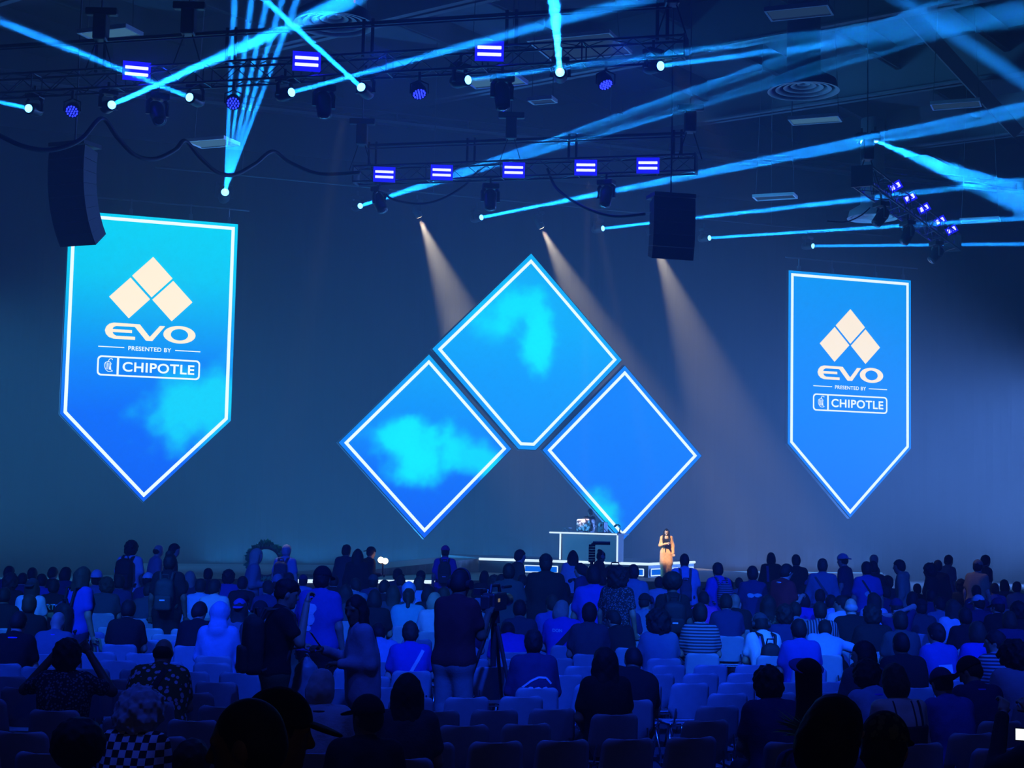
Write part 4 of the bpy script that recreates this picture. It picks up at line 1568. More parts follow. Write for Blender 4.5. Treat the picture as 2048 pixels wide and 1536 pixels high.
def figure_meshes(pose, hair, hat, top, legs, res, face):
    key = (tuple(sorted((k, v if not isinstance(v, list) else tuple(v)) for k, v in pose.items())), hair, hat, top, legs, res, face)
    if key in _CACHE:
        return _CACHE[key]
    J = skel(pose)
    b, w = pose.get('build', 1.0), pose.get('wide', 1.0)
    B = torso_prims(J, b, w) + head_prims(J, face)
    for n in 'lr':
        B += [cone(J['sh' + n], J['el' + n], .052, .042, .03), cone(J['el' + n], J['wr' + n], .042, .030, .02),
              cone(J['hip' + n], J['knee' + n], .085 * b, .058, .05), cone(J['knee' + n], J['ank' + n], .056, .038, .03)]
    parts = [sdf_mesh(B, res)]
    for s, n in ((-1, 'l'), (1, 'r')):
        d = J['wr' + n] - J['el' + n]
        d = d / np.linalg.norm(d)
        z = -d
        ref = V3(0, 1, 0.15) if abs(d[1]) < .75 else V3(0, 0, -1)
        x = np.cross(ref, z)
        x /= np.linalg.norm(x)
        y = np.cross(z, x)
        M_ = np.stack([x, y, z], 1)
        v, q = hand_parts(pose.get('grip', True), s, .0075 if res < .018 else .010)
        parts.append((v @ M_.T + J['wr' + n], q))
    out = {'body': to_mesh('body', parts, None)}
    if top:
        out['top'] = to_mesh('shirt', [sdf_mesh(top_prims(J, top, b, w), res)], None)
    out['legs'] = to_mesh('trousers', [sdf_mesh(leg_prims(J, legs, b), res)], None)
    S = []
    for n in 'lr':
        a, t = J['ank' + n], J['toe' + n]
        S += [cone(a + V3(0, -.045, -.045), t, .036, .034, .03), cone(a, a + V3(0, -.02, -.03), .046, .042, .03)]
    out['shoes'] = to_mesh('shoes', [sdf_mesh(S, max(res, .016))], None)
    hr = min(res, .014) if hair in ('curly', 'bigcurl', 'afro') else res * .8
    if hair and hair != 'none':
        out['hair'] = to_mesh('hair', [sdf_mesh(hair_prims(J, hair), hr)], None)
    if hat:
        cpr, bpr = headwear(J, hat)
        out['hat'] = to_mesh('cap', [sdf_mesh(cpr, res * .7)], None)
        if bpr:
            out['brim'] = to_mesh('brim', [sdf_mesh(bpr, max(.008, res * .55))], None)
    zt = J['head'][2] + .125
    out['J'] = J
    out['top_z'] = zt
    _CACHE[key] = out
    return out


SKIN = [mat('skin_light', (0.55, 0.36, 0.27), 0.55), mat('skin_tan', (0.36, 0.21, 0.14), 0.55), mat('skin_brown', (0.16, 0.085, 0.055), 0.5)]
HAIRC = {'black': mat('hair_black', (0.012, 0.011, 0.012), 0.7, spec=.25), 'brown': mat('hair_brown', (0.05, 0.03, 0.02), 0.7, spec=.25),
         'fair': mat('hair_fair', (0.36, 0.28, 0.18), 0.7, spec=.25), 'grey': mat('hair_grey', (0.38, 0.38, 0.40), 0.7, spec=.25)}
CLOTH = {}
for nm, c in dict(black=(.014, .014, .017), navy=(.02, .03, .09), charcoal=(.05, .052, .06), grey=(.17, .18, .19), palegrey=(.42, .44, .46), white=(.55, .57, .6),
                  blue=(.045, .08, .30), royal=(.03, .06, .38), paleblue=(.24, .35, .52), teal=(.12, .34, .38), slate=(.12, .17, .23), maroon=(.11, .014, .02),
                  red=(.32, .02, .03), pink=(.6, .06, .35), purple=(.14, .06, .42), green=(.10, .16, .06), olive=(.09, .10, .05), tan=(.40, .28, .16), mauve=(.30, .24, .30),
                  denim=(.08, .12, .22), khaki=(.30, .26, .18), peach=(.78, .40, .20), cream=(.75, .62, .45)).items():
    CLOTH[nm] = mat('cloth_' + nm, c, 0.9, spec=.15, bump=.25, bscale=70)


def pattern_mat(name, kind):
    if name in CLOTH:
        return CLOTH[name]
    m = mat('cloth_' + name, (.02, .02, .02), .9, spec=.15)
    nt = m.node_tree
    N, L = nt.nodes.new, nt.links.new
    tc, r = N('ShaderNodeTexCoord'), N('ShaderNodeValToRGB')
    e = r.color_ramp.elements
    r.color_ramp.interpolation = 'CONSTANT'
    col = nt.nodes['Principled BSDF'].inputs['Base Color']
    if kind in ('dots', 'floral', 'leaf', 'speckle'):
        v = N('ShaderNodeTexVoronoi')
        v.inputs['Scale'].default_value = {'dots': 9, 'floral': 19, 'leaf': 30, 'speckle': 45}[kind]
        L(tc.outputs['Object'], v.inputs['Vector'])
        L(v.outputs['Distance'], r.inputs[0])
        a, bb, p = {'dots': ((.62, .64, .66), (.10, .14, .17), .24), 'floral': ((.55, .48, .58), (.10, .09, .025), .36), 'leaf': ((.10, .10, .05), (.015, .015, .014), .42), 'speckle': ((.16, .17, .2), (.02, .022, .028), .38)}[kind]
        e[0].color, e[1].color, e[1].position = (*a, 1), (*bb, 1), p
        L(r.outputs[0], col)
    elif kind == 'check':
        c = N('ShaderNodeTexChecker')
        c.inputs['Scale'].default_value = 24
        c.inputs['Color1'].default_value, c.inputs['Color2'].default_value = (.62, .62, .62, 1), (.012, .012, .014, 1)
        mp = N('ShaderNodeMapping')
        mp.inputs['Scale'].default_value = (1, .02, 1)
        mp.inputs['Location'].default_value = (0, .031, 0)
        L(tc.outputs['Object'], mp.inputs[0])
        L(mp.outputs[0], c.inputs['Vector'])
        L(c.outputs[0], col)
    else:                                                   # stripes
        w = N('ShaderNodeTexWave')
        w.bands_direction = 'X' if kind == 'vstripe' else 'Z'
        w.inputs['Scale'].default_value = 9
        L(tc.outputs['Object'], w.inputs['Vector'])
        L(w.outputs['Fac'], r.inputs[0])
        e[0].color, e[1].color, e[1].position = (.03, .03, .05, 1), (.22, .23, .26, 1), .5
        L(r.outputs[0], col)
    CLOTH[name] = m
    return m


for nm, k in dict(dots='dots', floral='floral', camo='leaf', speckle='speckle', check='check', stripe='stripe', vstripe='vstripe').items():
    pattern_mat(nm, k)


def skinned(name, me, m, parent):
    o = link(name, me, parent)
    if len(me.materials) == 0:
        me.materials.append(None)
    o.material_slots[0].link = 'OBJECT'
    o.material_slots[0].material = m
    return o


TOPNAME = {'tee': 'shirt', 'polo': 'polo_shirt', 'long': 'shirt', 'jacket': 'jacket', 'hoodie': 'hoodie', 'vest': 'vest', 'strap': 'strap_top', 'coat': 'coat', 'dress': 'tunic'}
HATNAME = {'cap': 'cap', 'backcap': 'cap', 'beanie': 'beanie', 'hat': 'hat', 'tallhat': 'tall_hat', 'hood': 'hood'}


def person(px, py, label, stand=False, at=None, H=None, skin=1, hair='short', hc='black', hat=None, hatc='black', top='tee', tc='navy', legs='long', lc='charcoal',
           yaw=0.0, res=None, face=False, group=None, height_bias=0.0, floor=0.0, seat_chair=True, pose=None, name='person'):
    """the figure whose head top shows at picture point (px, py); yaw turns it (0 = facing away, up the hall)"""
    p = dict(pose or {})
    if stand:
        p['stand'] = True
    J0 = skel(p)
    zt = J0['head'][2] + .125
    extra = {'afro': .05, 'bigcurl': .03, 'bun': .03}.get(hair, 0)
    if hat == 'tallhat':
        extra = .30
    s0 = (H / zt) if H else 1.0
    y = math.radians(yaw)
    best = None
    for f in ((1.0,) if at is not None else (1, .975, 1.025, .95, 1.05, .925, 1.07, .905)):
        s = s0 * f
        ztop = (zt + extra) * s + floor
        P = at_z(px, py, ztop) if at is None else Vector((at[0], at[1], ztop))
        hx, hy = J0['head'][0] * s, J0['head'][1] * s
        X, Y = P.x - (hx * math.cos(y) - hy * math.sin(y)), P.y - (hx * math.sin(y) + hy * math.cos(y))
        clash = 0.0
        for a in PEOPLE:
            dx, dy = abs(X - a[0]) / .50, abs(Y - a[1]) / (.45 if stand and a[2] else .72)
            if dx < 1 and dy < 1:
                clash += (1 - dx) * (1 - dy)
        if best is None or clash < best[0] - 1e-6:
            best = (clash, s, P, X, Y)
        if clash == 0:
            break
    _, s, P, X, Y = best
    dist = P.y
    if res is None:
        res = .016 if dist < 17 else (.022 if dist < 24 else .032)
    M = figure_meshes(p, hair, hat, top, legs, res, face)
    root = Matrix.Translation((X, Y, floor)) @ Matrix.Rotation(y, 4, 'Z') @ Matrix.Scale(s, 4)
    o = skinned(name, M['body'], SKIN[skin], None)
    o.matrix_world = root
    tag(o, label, 'person', group)
    if 'top' in M:
        skinned(TOPNAME[top], M['top'], CLOTH[tc], o)
    skinned('shorts' if legs == 'shorts' else 'trousers', M['legs'], CLOTH[lc], o)
    skinned('shoes', M['shoes'], CLOTH['black'], o)
    if 'hair' in M:
        skinned('hair', M['hair'], HAIRC[hc], o)
    if 'hat' in M:
        h = skinned(HATNAME[hat], M['hat'], CLOTH[hatc], o)
        if 'brim' in M:
            skinned('brim', M['brim'], CLOTH[hatc], h)
    PEOPLE.append((X, Y, stand, y, seat_chair))
    return o, M['J']


PEOPLE = []
# ------------------------------------------------------------------ the crowd
def Pn(px, py, label, **k):
    return person(px, py, label, **k)


CAST = {}
TALL = dict(stand=True)


def S(key, px, py, label, **k):                              # a standing figure
    k.setdefault('H', 1.75)
    CAST[key] = person(px, py, label, stand=True, seat_chair=False, **k)
    return CAST[key]


def T(px, py, label, **k):                                   # a seated figure
    o = person(px, py, label, **k)
    return o


P1, P2, P3, P4 = dict(lean=4, nod=6), dict(lean=14, nod=24), dict(lean=8, nod=10, turn=28), dict(lean=8, nod=10, turn=-28)
WIDE = dict(lean=8, nod=14, build=1.3, wide=1.25)
DOWN = dict(lean=24, nod=42)

# standing figures, left part of the hall
S('pack_white', 264, 1083, 'person standing in white shirt and green trousers, black backpack, below the left banner', hair='curly', top='tee', tc='white', lc='green', skin=2, yaw=-8, H=1.8)
S('pack_black', 341, 1103, 'person standing in black shirt and black shorts with black backpack, below the left banner', hair='bun', top='tee', tc='black', lc='black', skin=2, H=1.76)
S('longhair', 168, 1134, 'long-haired person standing in deep blue shirt, black backpack low, left of the white hat', hair='longwave', hc='brown', top='tee', tc='royal', lc='navy', yaw=-38, H=1.66)
S('far_bald', 318, 1089, 'distant pale-headed person standing in the haze behind the black backpack', hair='fringe', top='tee', tc='mauve', yaw=-60, skin=0)
S('far_right', 350, 1087, 'distant dark-haired person standing just right behind the black backpack', hair='short', top='tee', tc='charcoal', yaw=-80, skin=0)
S('lilac', 574, 1089, 'person standing in lilac shirt with grey backpack beside the leafy green ring', hair='short', hc='grey', top='tee', tc='paleblue', lc='charcoal', yaw=-15, skin=0)
S('fairlong', 515, 1097, 'person with long fair hair standing before the leafy green ring', hair='long', hc='fair', top='long', tc='grey', yaw=-75, skin=0, pose=dict(arms='bent'))
S('trio_a', 694, 1089, 'leftmost of three dark standing people beside the glowing camera light', hair='short', top='long', tc='charcoal', yaw=-30)
S('trio_b', 716, 1098, 'middle one of three dark standing people beside the glowing camera light, long hair', hair='longwave', top='long', tc='black', H=1.7)
S('trio_c', 743, 1094, 'dark person in cap holding the glowing camera light', hat='backcap', hair='buzz', top='long', tc='black', yaw=-60, H=1.72, pose=dict(arms=('down', 'bent')))
S('pinkcap', 891, 1092, 'person standing in magenta cap and violet shirt with dark backpack', hat='cap', hatc='pink', hair='buzz', top='tee', tc='purple', lc='navy', skin=1)
S('operator', 922, 1140, 'camera operator standing in dark red shirt and grey trousers, mid hall', hair='buzz', top='tee', tc='maroon', lc='grey', skin=2, yaw=-32, H=1.86, res=.014, face=True, pose=dict(arms=('camera', 'camera'), wide=1.1, build=1.05))
S('drinker', 574, 1160, 'person in black shirt standing in profile facing right, fist at mouth, grey rucksack', hair='undercut', top='tee', tc='black', lc='olive', skin=1, yaw=-72, H=1.77, res=.013, face=True, pose=dict(arms=('bent', 'drink')))
S('blueback', 646, 1134, 'person standing in blue shirt with pale back print and dark cap', hat='cap', hair='short', top='tee', tc='blue', lc='black', yaw=-20, H=1.8, pose=dict(wide=1.2, build=1.15))
S('blazer', 712, 1191, 'woman standing in mauve-grey blazer, face turned this way, holding a phone', hair='long', top='jacket', tc='mauve', lc='black', skin=2, yaw=105, H=1.68, res=.012, face=True, pose=dict(arms=('bent', 'phone'), turn=40, nod=10))
# standing figures, middle
S('mid_dark', 1018, 1127, 'person standing in charcoal shirt directly below the left end of the stage light strip', hair='short', top='tee', tc='charcoal', H=1.72)
S('polo', 1041, 1099, 'person in dark green polo standing in profile facing right before the stage strip', hair='short', hc='brown', top='polo', tc='olive', yaw=-70, skin=0, face=True, H=1.76)
S('bigcap', 1092, 1109, 'broad person standing in black hoodie and black cap before the stage', hat='cap', hair='short', top='hoodie', tc='black', H=1.85, pose=dict(wide=1.3, build=1.3))
S('whitelong', 1146, 1101, 'person with long black hair standing in white shirt before the booth', hair='longwave', top='tee', tc='white', H=1.72)
S('smiler', 1160, 1126, 'person in dark blue top standing with smiling profile to the left', hair='pony', top='long', tc='navy', yaw=65, skin=0, face=True, H=1.64)
S('jersey', 1238, 1132, 'person with big black hair standing in black and white patterned jersey', hair='bigcurl', top='tee', tc='speckle', H=1.72, yaw=-25, pose=dict(wide=1.15))
S('slate', 1267, 1129, 'person standing in slate blue shirt right of the big-haired jersey', hair='short', top='tee', tc='slate', H=1.7, skin=1)
S('afro', 1345, 1143, 'person with round black afro and black backpack standing below the presenter', hair='afro', top='tee', tc='black', skin=2, H=1.68)
S('paleblue', 1369, 1107, 'tall person standing in pale blue shirt right behind the round afro', hair='buzz', top='tee', tc='paleblue', skin=2, H=1.8, pose=dict(wide=1.15, build=1.1))
S('plaid', 1435, 1125, 'person standing in blue shirt with striped blue backpack', hair='short', top='tee', tc='royal', H=1.7, yaw=20)
S('navytee', 1505, 1132, 'person standing in navy shirt with pale lettering across the back', hair='short', top='tee', tc='navy', skin=0, H=1.7)
S('bobhair', 1542, 1105, 'person with dark bob and grey strap standing just left of the red shirt', hair='bob', top='long', tc='black', H=1.72)
S('redshirt', 1573, 1128, 'bearded person standing in red shirt with white lanyard, looking at a phone', hair='short', top='tee', tc='red', yaw=-55, skin=0, H=1.76, face=True, pose=dict(arms='phone', nod=30, build=1.1))
S('behind_red', 1592, 1109, 'person in black shirt standing right behind the red shirt', hair='short', top='tee', tc='black', H=1.75)
S('teal_back', 1645, 1117, 'person standing in grey-teal shirt with sling bag on the right side', hair='short', hc='brown', top='long', tc='slate', H=1.78, yaw=-10, pose=dict(wide=1.15))
S('esport', 1685, 1108, 'bearded person in navy sports jersey and white-patterned cap, profile to the left', hat='backcap', hatc='paleblue', hair='buzz', top='tee', tc='navy', yaw=55, skin=0, H=1.78, face=True)
S('far_pale', 1748, 1108, 'distant bald pale person standing in the haze left of the right banner tip', hair='none', top='tee', tc='charcoal', skin=0, yaw=-70)
S('slate_strap', 1733, 1123, 'person standing in slate blue shirt with diagonal strap near the banner tip', hair='short', top='tee', tc='blue', H=1.76)
S('dark_pair', 1746, 1122, 'person in dark shirt standing at the shoulder of the diagonal strap', hair='short', top='tee', tc='black', H=1.7)
S('hoodie', 1798, 1119, 'person in pale khaki hoodie standing in profile to the left', hair='short', top='hoodie', tc='khaki', yaw=70, skin=1, face=True, H=1.75)
S('curl_dark', 1858, 1128, 'person with curly black hair standing in black jacket right of the khaki hoodie', hair='curly', top='long', tc='black', yaw=60, face=True, skin=2, H=1.68)
S('dark_far', 1876, 1120, 'person in black standing behind the curly black hair', hair='short', top='long', tc='black', H=1.72, yaw=-30)
S('haze_a', 1898, 1110, 'faint distant person standing in the haze right of the right banner', hair='short', hc='brown', top='tee', tc='mauve', yaw=-60, skin=0, H=1.74)
S('haze_b', 1956, 1120, 'faint distant person in cap standing at the right edge of the crowd', hat='cap', hatc='khaki', hair='short', top='tee', tc='tan', yaw=-40, skin=0, H=1.74)
S('haze_c', 1972, 1110, 'faint distant person standing furthest right in the haze', hair='short', top='tee', tc='charcoal', yaw=-70, skin=0, H=1.78)
# very near, cut by the lower edge of the picture
S('near_profile', 497, 1398, 'large dark head with short hair at the lower edge, face turned left', hair='buzz', top='tee', tc='black', skin=2, yaw=75, H=1.84, res=.009, face=True, pose=dict(turn=8))
S('near_cap', 560, 1384, 'dark head in black cap facing right beside the large dark profile', hat='cap', hair='buzz', top='tee', tc='black', skin=2, yaw=-72, H=1.8, res=.009, face=True)
S('near_mop', 1668, 1391, 'large dark mop-haired head cut by the lower edge, right of centre', hair='bob', top='tee', tc='black', skin=1, yaw=-48, H=1.82, res=.009, face=True, pose=dict(tilt=10))
S('near_camo', 1771, 1430, 'near head in patterned camouflage cap at the lower edge', hat='cap', hatc='camo', hair='short', top='tee', tc='camo', skin=1, yaw=-30, H=1.72, res=.009)

# seated near and middle rows
CAST['vest'] = T(39, 1222, 'seated person in black vest with pale blue sleeves at the left edge', hair='buzz', hc='brown', top='tee', tc='black', skin=0, pose=dict(lean=10, nod=24), yaw=-4)
CAST['bald'] = T(117, 1223, 'seated bald person in slate blue shirt near the left edge', hair='none', top='tee', tc='slate', skin=0, pose=dict(lean=12, nod=28, build=1.2, wide=1.15), yaw=-4)
T(137, 1281, 'seated person with round black hair, both hands raised behind the head', hair='curly', top='tee', tc='speckle', skin=2, pose=dict(lean=4, nod=4, arms='raised', wide=1.15, build=1.1), res=.014)
CAST['floral'] = T(328, 1277, 'seated balding person in floral shirt with dark shoulder strap', hair='fringe', top='tee', tc='floral', skin=1, pose=dict(lean=16, nod=26, build=1.4, wide=1.4), res=.014)
T(400, 1204, 'seated person in black leather jacket, head bowed', hair='short', top='jacket', tc='black', skin=1, pose=dict(lean=14, nod=36, turn=-20, arms=('lap', 'out')))
T(441, 1207, 'seated person in pale blue hood', hat='hood', hatc='paleblue', hair='short', top='hoodie', tc='paleblue', pose=P1)
T(480, 1199, 'seated long-haired person in white-dotted shirt and blue backward cap', hat='backcap', hatc='blue', hair='long', hc='brown', top='long', tc='dots', pose=P1)
T(521, 1203, 'seated person in dark cap right of the white-dotted shirt', hat='cap', hair='short', top='long', tc='charcoal', pose=P3)
T(485, 1187, 'seated person in dark cap directly behind the blue backward cap', hat='cap', hair='buzz', top='tee', tc='green', pose=P1)
T(160, 1436, 'seated person with big black afro cut by the lower left edge', hair='afro', top='tee', tc='black', skin=2, pose=P1, res=.012)
T(285, 1376, 'seated person with curly grey hair in black and white checkered shirt', hair='bigcurl', hc='grey', top='long', tc='check', skin=0, pose=dict(lean=20, nod=28, turn=-10), res=.012, yaw=-6)
T(385, 1479, 'seated dark-haired head cut by the lower edge, right of the checkered shirt', hair='short', hc='brown', top='tee', tc='black', pose=P1, res=.012)
CAST['greybob'] = T(645, 1339, 'seated person with grey bob in pale shirt with a black collar strap', hair='bob', hc='grey', top='tee', tc='palegrey', skin=0, pose=dict(lean=8, nod=16, turn=-15, wide=1.15), res=.014)
T(735, 1393, 'seated person in black cap and black shirt at the lower edge', hat='cap', hair='buzz', top='tee', tc='black', skin=2, pose=dict(lean=4, nod=4, turn=45, wide=1.1), res=.012)
T(816, 1347, 'seated person with very long black hair in dark top, lower middle', hair='longwave', top='tee', tc='charcoal', pose=P1, res=.013)
CAST['bluestrap'] = T(821, 1243, 'seated person in blue shirt with thin pale diagonal strap', hair='short', hc='brown', top='tee', tc='royal', skin=0, pose=dict(lean=10, nod=16, wide=1.1), yaw=8)
T(757, 1246, 'seated person in bright pale blue shirt half hidden by the blazer', hair='short', top='tee', tc='paleblue', pose=dict(lean=30, nod=48, wide=1.2), yaw=10)
T(870, 1185, 'seated person with short fair hair and headband in pale shirt', hair='bob', hc='fair', top='tee', tc='palegrey', skin=0, pose=P4)
T(818, 1177, 'seated person with dark ponytail in wide pale teal shirt', hair='pony', hc='brown', top='tee', tc='teal', skin=0, pose=dict(lean=8, nod=10, wide=1.35, build=1.3))
T(787, 1171, 'seated person with long brown hair left of the dark ponytail', hair='longwave', hc='brown', top='long', tc='charcoal', pose=P1)
T(858, 1172, 'seated person with dark bob directly behind the short fair hair', hair='bob', top='tee', tc='black', pose=P4)
T(1016, 1244, 'seated person in violet blue shirt bent far forward beside the video camera', hair='short', top='tee', tc='purple', pose=dict(lean=42, nod=60, wide=1.2, build=1.15), yaw=6)
CAST['carjacket'] = T(1067, 1259, 'seated person in dark jacket with a car printed on the back', hair='short', top='jacket', tc='navy', pose=dict(lean=4, nod=6, wide=1.05), yaw=8, res=.014)
T(1071, 1186, 'seated person with short hair in pale teal shirt', hair='short', hc='brown', top='tee', tc='teal', skin=0, pose=P1)
T(1104, 1190, 'seated person in dark blue shirt right of the pale teal shirt', hair='short', hc='brown', top='tee', tc='blue', pose=P3)
CAST['royalstrap'] = T(1124, 1201, 'seated person with fair bob in vivid blue shirt, dark diagonal strap', hair='bob', hc='fair', top='tee', tc='royal', skin=0, pose=dict(lean=22, nod=20, turn=-30, wide=1.2, build=1.15), yaw=6, res=.016)
T(1166, 1175, 'seated person in white shirt with tousled dark hair', hair='curly', top='tee', tc='white', pose=P2)
T(1179, 1205, 'seated person in charcoal shirt in front of the white shirt', hair='short', top='tee', tc='charcoal', pose=P1)
T(1226, 1220, 'seated person in black shirt bending to the left', hair='short', top='tee', tc='black', skin=1, pose=dict(lean=16, side=-14, nod=26, turn=40), yaw=8)
T(1316, 1218, 'seated person with big dark curls in slate shirt', hair='bigcurl', top='tee', tc='slate', pose=dict(lean=8, nod=14, wide=1.15, build=1.1), yaw=8)
T(1388, 1222, 'seated person in blue shirt leaning right with bare forearm out', hair='curly', top='tee', tc='blue', skin=0, pose=dict(lean=20, side=10, nod=30, arms=('lap', 'knee'), wide=1.15), yaw=8)
CAST['x1400'] = T(1400, 1206, 'seated person with dark hair in striped grey shirt', hair='short', top='tee', tc='stripe', pose=P1)
T(1470, 1187, 'seated bald person in black shirt, right of centre', hair='none', top='tee', tc='black', skin=1, pose=dict(lean=10, nod=8, wide=1.25, build=1.2))
T(1452, 1188, 'seated person in dark blue shirt left of the bald head', hair='short', top='tee', tc='navy', pose=P2)
CAST['whitephone'] = T(1509, 1183, 'seated person in white shirt holding up a lit phone', hair='short', top='tee', tc='white', skin=0, pose=dict(lean=8, nod=24, turn=20, arms=('lap', 'phone')))
T(1536, 1190, 'seated person with long black hair in dark print top', hair='long', top='tee', tc='camo', pose=P1)
CAST['headphones'] = T(1521, 1228, 'seated person with headphones in white shirt, black backpack on the back', hair='short', hat='cap', hatc='charcoal', top='tee', tc='white', pose=dict(lean=22, nod=26), yaw=8)
T(1208, 1294, 'seated person with very long dark hair in black shirt, empty chairs around', hair='longwave', hc='black', top='tee', tc='black', pose=dict(lean=6, nod=8, turn=10), yaw=14, res=.013)
CAST['lean'] = T(1267, 1294, 'seated broad person in black shirt leaning far right with blue collar', hair='buzz', top='tee', tc='black', skin=2, pose=dict(lean=26, side=16, nod=30, build=1.35, wide=1.35), yaw=10, res=.014)
T(1407, 1183, 'seated person in bright magenta shirt', hair='short', top='tee', tc='pink', pose=P2)
T(1284, 1175, 'seated person with cropped hair left of the round afro', hair='buzz', top='tee', tc='charcoal', pose=P1)
T(1290, 1188, 'seated person in dark cap just below the slate blue standing shirt', hat='cap', hair='buzz', top='tee', tc='slate', pose=P4)
T(1188, 1130, 'seated person in vivid blue shirt before the booth', hair='short', top='tee', tc='royal', H=1.66)
T(1318, 1153, 'seated person in pale shirt at the left shoulder of the afro', hair='short', top='tee', tc='palegrey', skin=1, pose=P1)
# seated, right part
T(1569, 1211, 'seated person with dark hair in navy shirt below the red shirt', hair='curly', top='tee', tc='navy', pose=P1)
T(1590, 1204, 'seated person with short hair in slate shirt right below the red shirt', hair='short', top='tee', tc='slate', pose=P2)
T(1606, 1186, 'seated person with purple hair in front of the grey-teal standing shirt', hair='bob', top='tee', tc='purple', pose=P3)
T(1640, 1203, 'seated person in black and white striped shirt', hair='short', top='tee', tc='vstripe', pose=P1)
T(1662, 1190, 'seated person in white shirt left of the bearded face', hair='short', top='tee', tc='white', pose=P2)
T(1682, 1191, 'seated bearded person in white shirt looking back to the left', hair='short', top='tee', tc='white', skin=1, face=True, pose=dict(lean=6, nod=6, turn=70))
T(1702, 1196, 'seated broad person in black right of the bearded white shirt', hair='fringe', hc='grey', top='tee', tc='black', skin=0, pose=WIDE)
T(1746, 1185, 'seated long-haired person with white collar', hair='long', hc='brown', top='tee', tc='white', pose=P3)
T(1744, 1212, 'seated broad person with black hair in black shirt, right middle rows', hair='curly', top='tee', tc='black', pose=WIDE)
T(1793, 1198, 'seated person in dark blue with both arms raised behind the head', hair='short', hc='brown', hat='cap', hatc='navy', top='tee', tc='navy', skin=0, pose=dict(lean=2, nod=2, arms='behind_head'))
T(1842, 1199, 'seated person in dark cap with pale badge', hat='cap', hatc='black', hair='short', top='tee', tc='charcoal', pose=P1)
T(1878, 1194, 'seated person in slate shirt left of the long-haired white shirt', hair='short', top='tee', tc='slate', pose=P3)
T(1905, 1199, 'seated person with long brown hair in white shirt, right side', hair='longwave', hc='brown', top='tee', tc='white', skin=0, pose=dict(lean=8, nod=10, turn=20))
T(1956, 1191, 'seated person in white cap at the right', hat='cap', hatc='white', hair='short', top='tee', tc='navy', skin=0, pose=P3)
T(1995, 1197, 'seated person in dark blue cap right of the white cap', hat='cap', hatc='navy', hair='short', top='tee', tc='black', skin=0, pose=P3)
T(1597, 1238, 'seated person in muted blue shirt with short dark hair, right of centre', hair='short', top='tee', tc='blue', skin=1, pose=dict(lean=8, nod=14, wide=1.15, build=1.1), yaw=10)
T(1650, 1240, 'seated person in bright blue-white shirt stretching one arm to the right', hair='short', top='tee', tc='paleblue', skin=1, pose=dict(lean=34, side=8, nod=40, arms=('lap', 'out'), wide=1.2), yaw=-4)
T(1726, 1282, 'seated person with dark hair in profile to the left, right of centre', hair='bob', top='tee', tc='charcoal', face=True, pose=dict(lean=6, nod=8, turn=55), yaw=10)
T(1801, 1264, 'seated broad-necked person in black shirt, right lower rows', hair='buzz', top='tee', tc='black', skin=2, pose=dict(lean=8, nod=2, wide=1.3, build=1.3), yaw=12)
CAST['blueprint'] = T(1871, 1246, 'seated person in blue shirt with pale square print on the back', hair='short', top='tee', tc='blue', skin=1, pose=dict(lean=10, nod=8, turn=25), yaw=12)
CAST['bluetop'] = T(1953, 1243, 'seated person with dark hair in vivid blue top with white mark', hair='bob', hc='brown', top='tee', tc='royal', skin=1, pose=P1, yaw=12)
T(1989, 1261, 'seated person with glasses in white striped shirt at the right edge', hair='short', top='tee', tc='stripe', skin=1, face=True, pose=dict(lean=6, nod=8, turn=60), yaw=12)
T(2024, 1280, 'seated person with bushy black curls in mauve top at the right edge', hair='bigcurl', top='long', tc='mauve', pose=dict(lean=10, nod=20, turn=30, wide=1.35, build=1.3), yaw=12, res=.013)
CAST['tallhat'] = T(1618, 1312, 'seated person in tall black hat with blue flat top', hat='tallhat', hatc='black', hair='short', top='tee', tc='navy', pose=dict(lean=10, nod=10), yaw=10)
T(1535, 1337, 'seated person with tousled dark hair in navy shirt, right lower rows', hair='curly', top='tee', tc='navy', pose=dict(lean=18, nod=14, wide=1.15, build=1.1), yaw=12, res=.013)
CAST['bowed'] = T(1734, 1325, 'seated person in pale blue shirt with head bowed deep', hair='curly', top='tee', tc='paleblue', skin=1, pose=dict(lean=18, nod=48, turn=-30, wide=1.1), yaw=14, res=.013)
CAST['bare'] = T(1788, 1328, 'seated person with pinned-up hair, bare shoulders and thin black straps', hair='bob', hc='brown', top='strap', tc='black', skin=0, pose=dict(lean=12, nod=16, wide=1.15), yaw=12, res=.012)
T(1883, 1338, 'seated person in small-logo dark cap and blue shirt', hat='backcap', hatc='navy', hair='buzz', top='tee', tc='blue', skin=1, pose=dict(lean=18, nod=28), yaw=14, res=.013)
CAST['lanyardcap'] = T(1940, 1315, 'seated person in dark cap with blue lanyard, looking down left', hat='cap', hatc='black', hair='buzz', top='tee', tc='navy', skin=1, face=True, pose=dict(lean=18, nod=30, turn=35, wide=1.15), yaw=14, res=.013)
CAST['filmer'] = T(2088, 1405, 'dark person beyond the right edge filming with a lit phone', hair='short', top='long', tc='black', pose=dict(lean=4, nod=4, arms='film'), yaw=10, res=.014)

